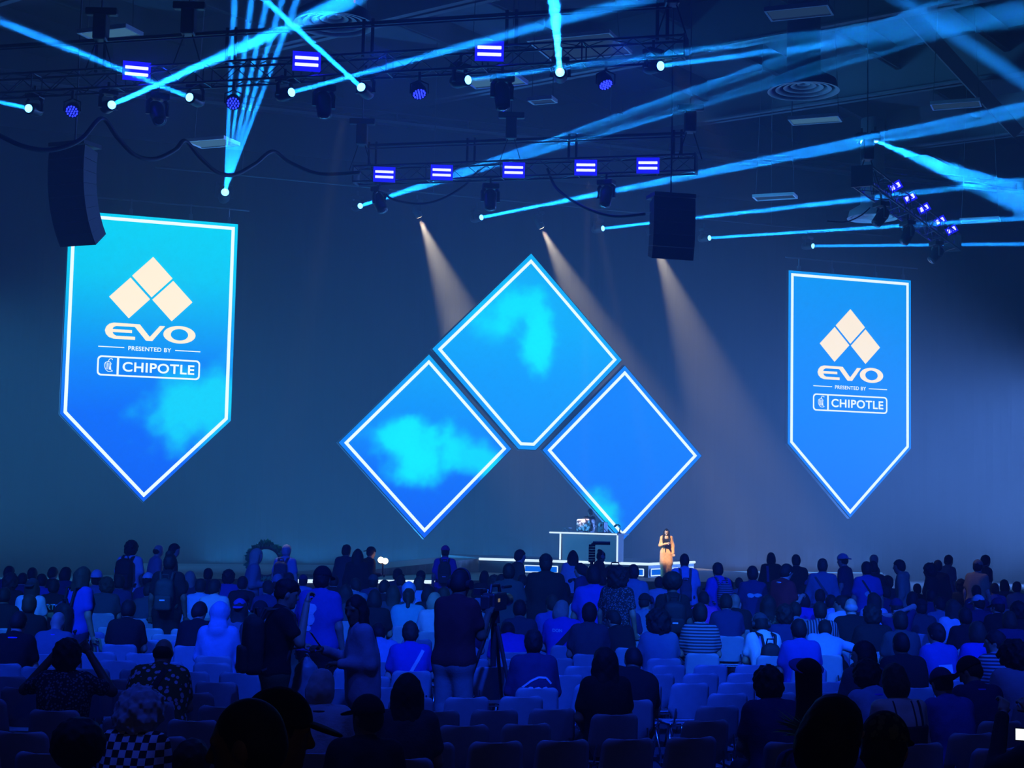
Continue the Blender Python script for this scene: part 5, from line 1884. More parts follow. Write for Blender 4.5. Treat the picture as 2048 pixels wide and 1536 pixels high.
# seated far rows: (x, y, hair, hair colour, headwear, headwear colour, cloth, pose, what sets it apart)
FAR = [
    (20, 1132, 'short', 'black', None, 0, 'navy', 4, 'at the far left edge'), (66, 1135, 'short', 'black', None, 0, 'charcoal', 1, 'third head from the left edge, back row'),
    (107, 1134, 'short', 'brown', None, 0, 'black', 4, 'fifth head from the left edge, back row'), (133, 1134, 'bob', 'black', None, 0, 'navy', 4, 'just left of the tall long-haired person'),
    (84, 1148, 'short', 'black', None, 0, 'blue', 2, 'between the cap and the back row at far left'), (66, 1158, 'long', 'brown', 'backcap', 'charcoal', 'white', 1, 'long hair under a grey cap, far left'),
    (109, 1158, 'short', 'black', None, 0, 'black', 1, 'in black jersey with white letters on the back'), (10, 1174, 'buzz', 'black', None, 0, 'black', 1, 'dark broad head touching the left edge'),
    (194, 1144, 'short', 'black', 'hat', 'white', 'slate', 1, 'in white brimmed hat with dark band'), (213, 1156, 'curly', 'brown', None, 0, 'charcoal', 3, 'curly head right below the white brimmed hat'),
    (297, 1146, 'short', 'black', 'cap', 'white', 'navy', 1, 'in white cap between the two standing backpacks'), (381, 1142, 'long', 'fair', None, 0, 'charcoal', 1, 'pale long hair right of the black shirt backpack'),
    (402, 1157, 'short', 'black', None, 0, 'paleblue', 1, 'in light blue shirt above the leather jacket'), (417, 1136, 'short', 'black', None, 0, 'black', 1, 'back row above the light blue shirt'),
    (431, 1159, 'short', 'black', None, 0, 'palegrey', 4, 'in pale grey shirt behind the pale hood'), (458, 1141, 'curly', 'black', None, 0, 'blue', 1, 'in lit blue shirt behind the pale grey shirt'),
    (486, 1152, 'short', 'black', None, 0, 'black', 1, 'in black above the backward cap'), (508, 1143, 'pony', 'brown', None, 0, 'slate', 4, 'ponytail below the leafy ring'),
    (536, 1161, 'short', 'black', None, 0, 'navy', 3, 'left of the standing black-shirted profile'), (553, 1135, 'bob', 'black', None, 0, 'charcoal', 1, 'dark bob below the lilac shirt'),
    (556, 1152, 'short', 'brown', 'beanie', 'slate', 'slate', 1, 'in slate beanie below the lilac shirt'), (579, 1145, 'short', 'black', None, 0, 'black', 1, 'right below the grey backpack'),
    (607, 1150, 'short', 'black', 'cap', 'navy', 'paleblue', 1, 'in navy cap at the left of the low light strip'), (692, 1169, 'long', 'black', None, 0, 'charcoal', 1, 'long black hair above the blazer'),
    (711, 1156, 'short', 'black', None, 0, 'slate', 3, 'face in profile above the blazer'), (747, 1150, 'short', 'black', 'cap', 'charcoal', 'navy', 1, 'in charcoal cap below the camera light'),
    (750, 1179, 'bob', 'black', None, 0, 'black', 1, 'dark bob right of the blazer'), (796, 1138, 'short', 'black', 'cap', 'black', 'charcoal', 4, 'in black cap at the foot of the grey ramp'),
    (802, 1151, 'short', 'black', None, 0, 'navy', 2, 'in front of the black cap at the ramp'), (818, 1166, 'short', 'black', 'hood', 'paleblue', 'paleblue', 1, 'in pale hood behind the ponytail'),
    (838, 1153, 'bob', 'brown', None, 0, 'paleblue', 1, 'brown bob left of the violet shirt'), (842, 1142, 'short', 'black', 'cap', 'black', 'black', 1, 'in black cap left of the violet shirt'),
    (888, 1174, 'short', 'brown', None, 0, 'charcoal', 1, 'at the left shoulder of the dark red shirt'), (969, 1141, 'bob', 'black', None, 0, 'black', 1, 'dark bob right of the operator head'),
    (988, 1152, 'curly', 'brown', None, 0, 'paleblue', 1, 'brown curls right of the operator'), (1003, 1148, 'short', 'black', None, 0, 'black', 1, 'between the brown curls and the charcoal shirt'),
    (1046, 1149, 'short', 'black', None, 0, 'white', 4, 'in white collar under the polo'), (1283, 1162, 'short', 'black', None, 0, 'navy', 1, 'between the slate shirt and the afro'),
    (1205, 1150, 'buzz', 'black', None, 0, 'black', 1, 'cropped head left of the patterned jersey'), (1420, 1165, 'short', 'black', 'cap', 'charcoal', 'charcoal', 3, 'in charcoal cap left of the striped backpack'),
    (1455, 1160, 'curly', 'black', None, 0, 'black', 1, 'curly head right of the striped backpack'), (1478, 1155, 'short', 'brown', None, 0, 'slate', 1, 'behind the bald head'),
    (1488, 1172, 'short', 'black', None, 0, 'navy', 4, 'right of the bald head'), (1618, 1160, 'short', 'black', 'cap', 'blue', 'navy', 1, 'in blue cap between the red and grey-teal shirts'),
    (1665, 1166, 'curly', 'black', None, 0, 'slate', 1, 'curls under the sports jersey'), (1712, 1170, 'short', 'black', None, 0, 'black', 1, 'left of the diagonal strap'),
    (1775, 1153, 'curly', 'brown', None, 0, 'charcoal', 1, 'left of the khaki hoodie'), (1770, 1172, 'short', 'black', None, 0, 'navy', 3, 'in front of the curls left of the hoodie'),
    (1834, 1167, 'short', 'black', None, 0, 'black', 1, 'right of the khaki hoodie'), (1824, 1183, 'bob', 'black', None, 0, 'charcoal', 1, 'dark bob behind the badge cap'),
    (1862, 1178, 'short', 'black', None, 0, 'navy', 1, 'above the slate shirt at right'), (1922, 1160, 'curly', 'black', None, 0, 'charcoal', 1, 'curly head left of the haze cap'),
    (1952, 1170, 'short', 'black', None, 0, 'navy', 1, 'above the white cap'), (1989, 1166, 'short', 'black', None, 0, 'blue', 1, 'in blue right of the white cap'),
    (2008, 1159, 'bob', 'black', None, 0, 'charcoal', 1, 'second head from the right edge, back row'), (2034, 1163, 'short', 'black', None, 0, 'slate', 4, 'head at the right edge, back row'),
    (2036, 1205, 'curly', 'black', None, 0, 'black', 1, 'black curls at the right edge below the back rows'), (1930, 1215, 'short', 'black', None, 0, 'black', 1, 'right of the long-haired white shirt'),
    (2018, 1222, 'bob', 'brown', None, 0, 'navy', 1, 'brown bob near the right edge'), (1800, 1222, 'short', 'black', None, 0, 'charcoal', 1, 'in front of the raised arms'),
    (1640, 1178, 'short', 'black', None, 0, 'charcoal', 1, 'at the hip of the grey-teal shirt'), (150, 1168, 'short', 'black', None, 0, 'navy', 4, 'right of the lettered jersey'),
    (240, 1150, 'short', 'black', None, 0, 'navy', 1, 'left of the white shirt backpack'), (22, 1148, 'curly', 'brown', None, 0, 'black', 1, 'second row from the back at the left edge'),
    (46, 1146, 'short', 'black', None, 0, 'navy', 2, 'second head from the left, second row'), (300, 1166, 'short', 'black', None, 0, 'charcoal', 2, 'low between the standing backpacks'),
    (368, 1160, 'short', 'brown', None, 0, 'navy', 1, 'at the right elbow of the black shirt backpack'), (640, 1172, 'bob', 'black', None, 0, 'navy', 1, 'hidden behind the blue shirt print'),
    (668, 1150, 'short', 'black', None, 0, 'black', 2, 'left of the three dark standing people'), (770, 1160, 'short', 'black', None, 0, 'black', 4, 'right below the camera light'),
    (905, 1150, 'short', 'black', None, 0, 'charcoal', 1, 'left of the operator head'), (1118, 1150, 'short', 'black', None, 0, 'charcoal', 1, 'right of the broad black hoodie'),
    (1130, 1165, 'bob', 'black', None, 0, 'black', 1, 'dark bob left of the white shirt with tousled hair'), (1250, 1190, 'short', 'black', None, 0, 'navy', 1, 'below the patterned jersey'),
    (1350, 1190, 'short', 'brown', None, 0, 'navy', 2, 'below the round afro'), (1380, 1165, 'short', 'black', None, 0, 'black', 1, 'below the tall pale blue shirt'),
    (930, 1205, 'short', 'black', None, 0, 'navy', 1, 'hidden behind the operator'), (1040, 1200, 'short', 'black', None, 0, 'charcoal', 2, 'left of the pale teal shirt'),
    (258, 1200, 'short', 'black', None, 0, 'black', 2, 'between the green trousers and the chairs'), (60, 1190, 'short', 'brown', None, 0, 'black', 1, 'behind the vest at the left edge'),
]
POSES = {1: P1, 2: P2, 3: P3, 4: P4}
HN = {'short': 'short hair', 'buzz': 'cropped hair', 'curly': 'curly hair', 'bob': 'bobbed hair', 'long': 'long hair', 'pony': 'ponytail', 'none': 'bald head'}
for i, (x, y, hr, hc_, ht, htc, cl, po, what) in enumerate(FAR):
    CAST[(x, y)] = T(x, y, f'far-row spectator {what}' if len(what.split()) > 2 else f'far-row spectator seated {what}', hair=hr, hc=hc_, hat=ht, hatc=htc or 'black', tc=cl, pose=POSES[po], skin=(0, 1, 1, 2)[i % 4], yaw=(i % 5 - 2) * 2)

# people on and before the stage
fp = at_z(1332, 1158, LOW)
presenter, PJ = person(0, 0, 'presenter with long dark hair in peach suit and black top, on the stage', stand=True, at=(fp.x, fp.y), floor=LOW, H=1.62, hair='longwave', hc='black',
                       top='coat', tc='peach', legs='wide', lc='peach', skin=0, yaw=172, res=.014, face=True, seat_chair=False, pose=dict(arms=('down', 'fold'), nod=-6))
dj = BOOTH_W @ Vector((0.66, 1.35, 0))
person(0, 0, 'dark DJ in cap standing behind the booth', stand=True, at=(dj.x, dj.y), floor=UP, H=1.74, hair='buzz', hat='cap', top='tee', tc='black', yaw=190, res=.02, face=True, seat_chair=False, skin=2, pose=dict(arms='bent', nod=25))
cam_op, CJ = person(1203, 1100, 'cameraman with white headphones standing in front of the stage', stand=True, H=1.62, hair='bun', top='long', tc='charcoal', yaw=-75, res=.014, face=True, seat_chair=False, skin=0, pose=dict(arms='camera', nod=12))

# keep the spot of the camera tripod free of chairs
_tp = CAST['operator'][0].matrix_world @ Vector((0.02, .62, 0))
PEOPLE.append((_tp.x, _tp.y, True, 0, False))
# ------------------------------------------------------------------ chairs
M_SHELL = mat('grey_chair_shell', (0.30, 0.33, 0.37), 0.45, spec=0.4)
SEAT_Z, BACK_Z = 0.425, 0.80


def shell_grid(fn, nu, nv, th):
    """thin curved panel with thickness th from fn(u, v) -> point"""
    vs, fs = [], []
    pts = [[Vector(fn(i / nu, j / nv)) for j in range(nv + 1)] for i in range(nu + 1)]
    for side in (0, 1):
        for i in range(nu + 1):
            for j in range(nv + 1):
                a = pts[min(i + 1, nu)][j] - pts[max(i - 1, 0)][j]
                b = pts[i][min(j + 1, nv)] - pts[i][max(j - 1, 0)]
                n = a.cross(b)
                n = n.normalized() if n.length > 1e-9 else Vector((0, 1, 0))
                vs.append(pts[i][j] + n * (th / 2 if side else -th / 2))
    K = (nu + 1) * (nv + 1)
    ix = lambda s, i, j: s * K + i * (nv + 1) + j
    for i in range(nu):
        for j in range(nv):
            fs.append((ix(0, i, j), ix(0, i + 1, j), ix(0, i + 1, j + 1), ix(0, i, j + 1)))
            fs.append((ix(1, i, j), ix(1, i, j + 1), ix(1, i + 1, j + 1), ix(1, i + 1, j)))
    for i in range(nu):
        for j in (0, nv):
            fs.append((ix(0, i, j), ix(0, i + 1, j), ix(1, i + 1, j), ix(1, i, j)))
    for j in range(nv):
        for i in (0, nu):
            fs.append((ix(0, i, j), ix(0, i, j + 1), ix(1, i, j + 1), ix(1, i, j)))
    return vs, fs


def back_fn(u, v):
    # v 0 bottom .. 1 top; the outline narrows upwards, small rounded corners on top, slanted-off corners below
    v = .5 - .5 * math.cos(math.pi * v)
    w = 0.220 - 0.024 * v
    if v > .86:
        w -= 0.050 * (1 - math.sqrt(max(0, 1 - ((v - .86) / .14) ** 2)))
    elif v < .26:
        w -= 0.066 * (.26 - v) / .26
    x = (u - .5) * 2 * w
    z = 0.455 + (BACK_Z - 0.455) * v
    y = -0.205 - 0.075 * v + 0.05 * (u - .5) ** 2 * 4
    return (x, y, z)


def seat_fn(u, v):
    w = 0.215 - 0.03 * (1 if v > .93 or v < .05 else 0)
    x = (u - .5) * 2 * w
    y = -0.19 + 0.40 * v
    z = SEAT_Z - 0.012 - 0.02 * (1 - (2 * u - 1) ** 2) * (1 - abs(2 * v - 1) ** 3) - (0.03 * ((v - .85) / .15) ** 2 if v > .85 else 0)
    return (x, y, z)


def build_chair():
    e = empty('shell_chair', Matrix.Identity(4), 'chair', 'chair')
    MB().add(*shell_grid(back_fn, 12, 18, .014)).build('backrest', M_SHELL, e, True)
    MB().add(*shell_grid(seat_fn, 10, 10, .014)).build('seat', M_SHELL, e, True)
    b = MB()
    for s in (-1, 1):
        b.tube([(.17 * s, .16, .385), (.17 * s, -.19, .385), (.165 * s, -.225, .43), (.15 * s, -.238, .56)], .010, 6)
    b.cyl((-.17, .14, .385), (.17, .14, .385), .010, n=6).cyl((-.17, -.17, .385), (.17, -.17, .385), .010, n=6)
    b.build('frame', M_CHROME, e)
    for x, y in ((-1, 1), (1, 1), (-1, -1), (1, -1)):
        l = MB().tube([(.17 * x, .14 * y, .385), (.195 * x, .18 * y - .01, .20), (.215 * x, .215 * y - .01, .01)], .0105, 6).build('leg', M_CHROME, e, True)
        MB().cyl((.216 * x, .216 * y - .01, 0), (.216 * x, .216 * y - .01, .02), .016, n=8).build('foot_cap', M_RUBBER, l)
    return e


def plain_chair():
    """the same chair as one mesh for rows where its parts are too small to see"""
    b = MB()
    b.add(*shell_grid(back_fn, 8, 10, .014), m=M_SHELL).add(*shell_grid(seat_fn, 6, 6, .014), m=M_SHELL)
    for s in (-1, 1):
        b.tube([(.17 * s, .16, .385), (.17 * s, -.19, .385), (.15 * s, -.238, .56)], .010, 5, m=M_CHROME)
        for t in (-1, 1):
            b.cyl((.17 * s, .14 * t, .4), (.215 * s, .215 * t - .01, 0), .0105, n=5, m=M_CHROME)
    return b.build('shell_chair', M_SHELL)


def project(p):
    c = CAMR.transposed() @ (Vector(p) - Vector((0, 0, EYE)))
    return 1024 + FPX * c.x / -c.z, 768 - FPX * c.y / -c.z


PROTO = build_chair()
PLAIN = plain_chair()
used = [False, False]
CHAIRS = []


def place_chair(x, y, yaw, label, group):
    near = y < 23
    k = 0 if near else 1
    M = rotz((x, y, 0), yaw)
    if not used[k]:
        used[k] = True
        o = PROTO if near else PLAIN
        o.matrix_world = M
        tag(o, label, 'chair', group)
    elif near:
        o = dup(PROTO, M, label, group)
    else:
        o = PLAIN.copy()
        COL.objects.link(o)
        o.matrix_world = M
        o['label'] = label
    CHAIRS.append((x, y))
    return o


people_objs = [o for o in bpy.data.objects if o.get('category') == 'person']
n_seat = 0
for o, (x, y, st, yw, seat) in zip(people_objs, PEOPLE):
    if st or not seat:
        continue
    short = ' '.join(o['label'].replace('seated ', '').replace('far-row spectator', 'far spectator').split()[:11])
    short = short.rstrip(',')
    while short.split()[-1] in ('the', 'a', 'of', 'with', 'in', 'and', 'at', 'below', 'right', 'left', 'just', 'under', 'behind', 'to', 'between', 'touching', 'by', 'low', 'directly', 'both', 'hidden', 'white', 'half', 'stretching', 'black', 'above', 'dark'):
        short = ' '.join(short.split()[:-1]).rstrip(',')
    place_chair(x, y, yw, 'grey shell chair under the ' + short, 'occupied shell chairs')

ORD = ['', 'first', 'second', 'third', 'fourth', 'fifth', 'sixth', 'seventh', 'eighth', 'ninth', 'tenth', 'eleventh', 'twelfth', 'thirteenth', 'fourteenth', 'fifteenth', 'sixteenth',
       'seventeenth', 'eighteenth', 'nineteenth', 'twentieth', 'twenty-first', 'twenty-second', 'twenty-third', 'twenty-fourth', 'twenty-fifth', 'twenty-sixth', 'twenty-seventh', 'twenty-eighth']


def block(anchor, ang, side, lo, hi, word, rows, aisle):
    u = Vector((math.cos(ang), math.sin(ang), 0))
    f = Vector((-u.y, u.x, 0))
    for r in rows:
        got = 0
        cells = []
        for c in range(-40, 41):
            p = anchor + u * (c * 0.50) + f * (r * 0.86)
            px, py = project((p.x, p.y, .7))
            if p.y < 8.6 or not (-60 < px < 2110) or not (lo(p) and hi(p)):
                continue
            if project((p.x, p.y, .80))[1] > 1545:
                continue
            top = project((p.x, p.y, .80))
            if top[1] > 1472 and 1000 < top[0] < 1800:   # the floor behind the last row of the right block is free
                continue
            cells.append((px, p))
        cells.sort(key=lambda q: q[0] * side)
        for k, (px, p) in enumerate(cells):
            if any(abs(p.x - a) < .46 and abs(p.y - b) < .62 for a, b in CHAIRS):
                continue
            if any((p.x - a[0]) ** 2 + (p.y + 0.05 - a[1]) ** 2 < .46 ** 2 for a in PEOPLE):
                continue
            place_chair(p.x, p.y, ang, f'empty grey shell chair, {ORD[k + 1]} place from the aisle, {ORD[r - rows[0] + 1]} row of the {word} block', f'empty chairs of the {word} block')


aisle_x = lambda y: (590 - 1024) / FPX * y
a_r = at_z(1480, 1463, .80)
block(Vector((a_r.x, a_r.y, 0)), math.radians(17), 1, lambda p: p.x > aisle_x(p.y) + .35, lambda p: True, 'right', list(range(-3, 14)), None)
a_l = at_z(25, 1421, .80)
block(Vector((a_l.x, a_l.y, 0)), math.radians(-4), -1, lambda p: True, lambda p: p.x < aisle_x(p.y) - .35, 'left', list(range(-4, 12)), None)
# ------------------------------------------------------------------ things carried, worn and left about
bpy.context.view_layer.update()


def cloth_bvh(o):
    for ch in o.children:
        if ch.name.split('.')[0] in TOPNAME.values():
            me = ch.data
            return BVHTree.FromPolygons([v.co[:] for v in me.vertices], [p.vertices[:] for p in me.polygons])


def back_point(bvh, x, z, off):
    h = bvh.ray_cast(Vector((x, -2, z)), Vector((0, 1, 0)))
    return (Vector((x, h[0].y - off, z)) if h[0] is not None else None)


def strap(key, x0, z0, x1, z1, w, m, name='shoulder_strap'):
    """a band across the back, following the shirt"""
    o, J = CAST[key]
    bvh = cloth_bvh(o)
    c = J['shm']
    d = Vector((x1 - x0, 0, z1 - z0)).normalized()
    nrm = Vector((-d.z, 0, d.x)) * (w / 2)
    vs, fs, n = [], [], 0
    for i in range(25):
        x, z = x0 + (x1 - x0) * i / 24 + c[0], z0 + (z1 - z0) * i / 24 + c[2]
        a, b = back_point(bvh, x - nrm.x, z - nrm.z, .009), back_point(bvh, x + nrm.x, z + nrm.z, .009)
        if a is None or b is None:
            continue
        vs += [a, b, a + Vector((0, .006, 0)), b + Vector((0, .006, 0))]
        n += 1
    for i in range(n - 1):
        k = 4 * i
        fs += [(k, k + 4, k + 5, k + 1), (k, k + 2, k + 6, k + 4), (k + 1, k + 5, k + 7, k + 3)]
    if n > 2:
        MB().add(vs, fs).build(name, m, o)


def back_print(key, polys, m, name='back_print', cx=0.0, cz=-.16, scale=1.0, mesh=None):
    """flat shapes (or lettering) pressed on to the back of a shirt"""
    o, J = CAST[key]
    bvh = cloth_bvh(o)
    c = J['shm']
    vs, fs = [], []
    if mesh is not None:
        bm = bmesh.new()
        bm.from_mesh(mesh)
        bmesh.ops.triangulate(bm, faces=bm.faces[:])
        polys = [[(v.co.x, v.co.y) for v in f.verts] for f in bm.faces]
        bm.free()
    for p in polys:
        q = [back_point(bvh, c[0] + cx + x * scale, c[2] + cz + z * scale, .006) for x, z in p]
        if any(v is None for v in q):
            continue
        b = len(vs)
        vs += q
        fs.append(tuple(range(b, b + len(q))))
    if fs:
        MB().add(vs, fs).build(name, m, o)


def strip_poly(pts, w):
    """a line as a chain of small quads"""
    out = []
    for (x0, z0), (x1, z1) in zip(pts, pts[1:]):
        d = Vector((x1 - x0, z1 - z0))
        L = d.length
        d.normalize()
        n = Vector((-d.y, d.x)) * (w / 2)
        for k in range(max(1, int(L / .02))):
            m_ = max(1, int(L / .02))
            a, b = Vector((x0, z0)) + d * (L * k / m_), Vector((x0, z0)) + d * (L * (k + 1) / m_)
            out.append([tuple(a - n), tuple(b - n), tuple(b + n), tuple(a + n)])
    return out


def blob(cx, cz, rx, rz, n=14, wob=.15, seed=1):
    rnd = random.Random(seed)
    return [[(cx + rx * math.cos(2 * math.pi * i / n) * (1 + rnd.uniform(-wob, wob)), cz + rz * math.sin(2 * math.pi * i / n) * (1 + rnd.uniform(-wob, wob))) for i in range(n)]]


M_INK = mat('print_pale', (0.50, 0.55, 0.60), 0.8)
M_INKT = mat('print_teal', (0.25, 0.42, 0.45), 0.8)
M_BAG = mat('bag_black', (0.013, 0.013, 0.016), 0.7, bump=.3, bscale=30)
M_BAGG = mat('bag_grey', (0.06, 0.065, 0.075), 0.75, bump=.3, bscale=30)
M_BAGD = mat('bag_green_grey', (0.035, 0.04, 0.035), 0.75, bump=.3, bscale=30)
M_PATCH = mat('bag_patch', (0.6, 0.62, 0.65), 0.6)


def backpack(key, label, m, w=.30, h=.46, d=.15, dz=-.19, patch=True):
    o, J = CAST[key]
    c = J['shm']
    bvh = cloth_bvh(o)
    q = back_point(bvh, c[0], c[2] + dz, .0)
    y = q.y if q is not None else c[1] - .15
    e = empty('backpack', o.matrix_world @ Matrix.Translation((c[0], y - .004, c[2] + dz - h / 2)), label, 'backpack', 'backpacks on standing people')
    V, Q = sdf_mesh([('box', (0, -d / 2, h / 2), np.eye(3), (w / 2 - .07, d / 2 - .05, h / 2 - .08), .05, 0), ('ell', (0, -d * .55, h * .60), np.eye(3), (w * .45, d * .5, h * .42), .05), ('noise', .004, 25, 0)], .02)
    me = to_mesh('bag', [(V, Q)], m)
    link('bag', me, e)
    V, Q = sdf_mesh([('box', (0, -d - .012, h * .30), np.eye(3), (w * .30, .012, h * .16), .03, 0)], .015)
    pk = link('front_pocket', to_mesh('front_pocket', [(V, Q)], m), e)
    if patch:
        MB().box((-.035, -d - .064, h * .36), (.035, -d - .054, h * .40)).build('label_patch', M_PATCH, pk)
    MB().tube([(-.05, -.05, h - .02), (-.04, -.06, h + .05), (.04, -.06, h + .05), (.05, -.05, h - .02)], .012, 6).build('handle', m, e)
    for s in (-1, 1):
        x = .085 * s
        top = c[2] - (c[2] + dz - h / 2) + .055
        MB().tube([(x * .8, -.03, h - .06), (x, .02, top), (x * 1.1, .12 - y * 0 + (c[1] - y) * .5, top + .012), (x * 1.25, (c[1] - y) * 1.75, top - .04), (x * 1.5, (c[1] - y) * 1.95, top - .2), (x * 1.8, (c[1] - y) * 1.3, .16), (x * 1.7, -.02, .07)], .018, 6).build('strap', m, e)
    return e


backpack('pack_white', 'black backpack with small white label on the white-shirted standing person', M_BAG, .31, .52, .17, -.22)
backpack('pack_black', 'dark green-grey backpack on the person standing in black shirt and shorts', M_BAGD, .27, .46, .15, -.24)
backpack('longhair', 'black backpack hanging low on the long-haired person in deep blue', M_BAG, .28, .42, .15, -.34)
backpack('lilac', 'grey backpack on the person in lilac beside the leafy ring', M_BAGG, .27, .42, .13, -.2, False)
backpack('pinkcap', 'dark backpack with pale scribble on the person in magenta cap', M_BAGD, .27, .45, .14, -.22)
backpack('afro', 'black rounded backpack with white oval badge below the round afro', M_BAG, .32, .44, .16, -.22)
backpack('plaid', 'blue striped backpack on the person right of the pale blue shirt', CLOTH['stripe'], .27, .40, .14, -.22)
backpack('headphones', 'black backpack on the seated person in white with headphones', M_BAG, .26, .42, .13, -.24, False)
backpack('drinker', 'dark olive rucksack on the standing profile in black shirt', M_BAGD, .30, .55, .16, -.26, False)
backpack('paleblue', 'dark slim bag on the tall person in pale blue shirt', M_BAGG, .2, .34, .1, -.3, False)

strap('bluestrap', .13, .02, -.06, -.30, .035, M_INK)
strap('royalstrap', .14, .0, -.12, -.26, .07, M_BAG)
strap('floral', .07, .06, -.10, -.26, .05, M_BAG)
strap('slate_strap', -.10, .02, .12, -.34, .03, M_BAG)
strap('teal_back', -.12, .02, .13, -.34, .035, M_BAGG)
strap('blazer', -.09, .02, .12, -.30, .03, M_BAG)
strap('bobhair', -.10, .03, -.09, -.30, .05, CLOTH['blue'])
back_print('carjacket', strip_poly([(-.13, -.02), (-.05, .04), (.03, .075), (.10, .07), (.15, .015)], .018) + blob(-.05, -.03, .03, .02, seed=2) + blob(.02, -.035, .035, .022, seed=3) + blob(.09, -.03, .03, .02, seed=4) + strip_poly([(-.1, -.055), (.12, -.055)], .012), M_INK, cz=-.19)
back_print('blueback', blob(-.03, .03, .075, .06, seed=5) + blob(-.02, -.06, .05, .07, seed=6) + blob(-.04, -.16, .035, .03, seed=7), M_INK, cz=-.14)
back_print('navytee', blob(-.055, 0, .06, .035, seed=8) + blob(.06, .005, .065, .03, seed=9), M_INKT, cz=-.13)
back_print('blueprint', [[(-.08, .04), (.08, .05), (.09, -.045), (-.085, -.05)]], M_INK, cz=-.17)
back_print('slate_strap', blob(0, 0, .07, .05, seed=10), M_INKT, cz=-.2)
back_print('bluetop', strip_poly([(-.06, .02), (.0, -.02), (.07, .03)], .014), M_INK, cz=-.15)
back_print('paleblue', blob(0, 0, .08, .09, seed=11, wob=.05), mat('print_faint', (.2, .3, .42), .8), cz=-.17)
back_print((109, 1158), None, mat('print_sky', (0.25, 0.52, 0.75), 0.8), 'lettering', cz=-.11, cx=-.01, mesh=text_mesh('BEIRTO', .115, bold=.004))
back_print('royalstrap', None, M_INK, 'lettering', cx=-.09, cz=-.05, mesh=text_mesh('DON', .05, bold=.002))


def ring_band(key, r, z, w, m, name):
    o, J = CAST[key]
    c = Vector(J['shm']) * .35 + Vector(J['neck']) * .65
    pts = [c + Vector((r * math.cos(2 * math.pi * i / 20), r * 1.05 * math.sin(2 * math.pi * i / 20), z + .02 * math.sin(2 * math.pi * i / 20) * -1)) for i in range(21)]
    MB().tube(pts, w, 6).build(name, m, o)


M_LANY = mat('lanyard_blue', (.06, .09, .75), .7)
for k in ('lanyardcap', 'bald', 'vest', 'lean', 'bowed'):
    ring_band(k, .088, -.012, .012, M_LANY, 'lanyard')
ring_band('redshirt', .085, -.012, .012, M_PATCH, 'lanyard')
ring_band('greybob', .088, -.012, .008, M_BAG, 'collar_strap')
o, J = CAST['bare']
for x in (-.07, .075, .13):
    bvh = cloth_bvh(o)
    body = BVHTree.FromPolygons([v.co[:] for v in o.data.vertices], [p.vertices[:] for p in o.data.polygons])
    c = J['shm']
    pts = []
    for i in range(12):
        z = c[2] + .05 - .22 * i / 11
        h = body.ray_cast(Vector((c[0] + x, -2, z)), Vector((0, 1, 0)))
        if h[0] is not None:
            pts.append(Vector((c[0] + x, h[0].y - .004, z)))
    if len(pts) > 3:
        MB().tube(pts, .010 if x > .1 else .006, 6).build('shoulder_strap', M_BAG, o)


def headphones(key, o, J, m, m2):
    R, c = Matrix([list(r) for r in J['HR']]), Vector(J['head'])
    at = lambda x, y, z: c + R @ Vector((x, y, z))
    MB().tube([at(.1 * math.cos(a), -.005, .03 + .108 * math.sin(a)) for a in [math.pi * i / 14 for i in range(15)]], .011, 6).build('headphone_band', m, o)
    for s in (-1, 1):
        MB().cyl(at(.082 * s, -.005, -.002), at(.118 * s, -.005, -.002), .042, n=16).build('ear_cup', m2, o)


headphones('hp', *CAST['headphones'], M_BLACK, M_BLACK)
headphones('op', cam_op, CJ, M_LEDGE, M_LEDGE)
o, J = CAST['operator']
headphones('op2', o, J, M_BLACK, M_BLACK)

# plume on the tall hat
o, J = CAST['tallhat']
R, c = Matrix([list(r) for r in J['HR']]), Vector(J['head'])
b = MB()
rnd = random.Random(5)
for i in range(26):
    a = Vector((-.02 - .006 * i * .4, -.09, -.02 + rnd.uniform(-.03, .03)))
    t = a + Vector((-.10 - rnd.uniform(0, .10), -.03 + rnd.uniform(-.02, .02), .03 + rnd.uniform(-.05, .10)))
    n = Vector((0, .02, .012))
    mid = (a + t) / 2
    b.add([c + R @ p for p in (a, mid + n * .6, t, mid - n * .6)], [(0, 1, 2, 3)])
for ch_ in o.children:
    for g_ in ch_.children:
        g_.material_slots[0].material = CLOTH['blue']
b.build('plume', mat('plume_green', (.14, .24, .03), .8), o)

# phones
M_PHONE = mat('phone_black', (.01, .01, .012), .3, spec=.5)
M_SCREEN = emit('phone_screen', srgb(225, 235, 245), 1.4)


def phone(P, fwd, label, lit, w=.075, h=.15, land=False):
    """P = centre, fwd = direction the screen faces"""
    e = empty('phone', frame(P, fwd), label, 'phone')
    if land:
        w, h = h, w
    MB().box((-w / 2, -h / 2, 0), (w / 2, h / 2, .009), bev=.003).build('body', M_PHONE, e)
    if lit:
        MB().box((-w / 2 + .004, -h / 2 + .006, -.002), (w / 2 - .004, h / 2 - .006, 0)).build('screen', M_SCREEN, e)
    return e


def hand_world(key, n, off=(0, 0, 0)):
    o, J = CAST[key]
    return o.matrix_world @ (Vector(J['wr' + n]) + Vector(off))


to_eye = lambda P: (Vector((0, 0, EYE)) - P).normalized()
P = hand_world('whitephone', 'r', (-.02, .03, .13))
phone(P, to_eye(P), 'small lit phone held up by the seated person in white shirt', True)
P = hand_world('redshirt', 'r', (-.05, .05, .09))
phone(P, (CAST['redshirt'][0].matrix_world.to_3x3() @ Vector((0, -.8, .6))), 'dark phone in the hands of the person in red shirt', False)
P = hand_world('blazer', 'r', (-.02, .06, .09))
phone(P, (CAST['blazer'][0].matrix_world.to_3x3() @ Vector((0, -.8, .6))), 'dark phone held by the woman in mauve-grey blazer', False)
P = at_y(2059, 1470, 7.5)
phone(P, to_eye(P), 'bright phone screen at the right edge of the picture', True, .065, .135, True)

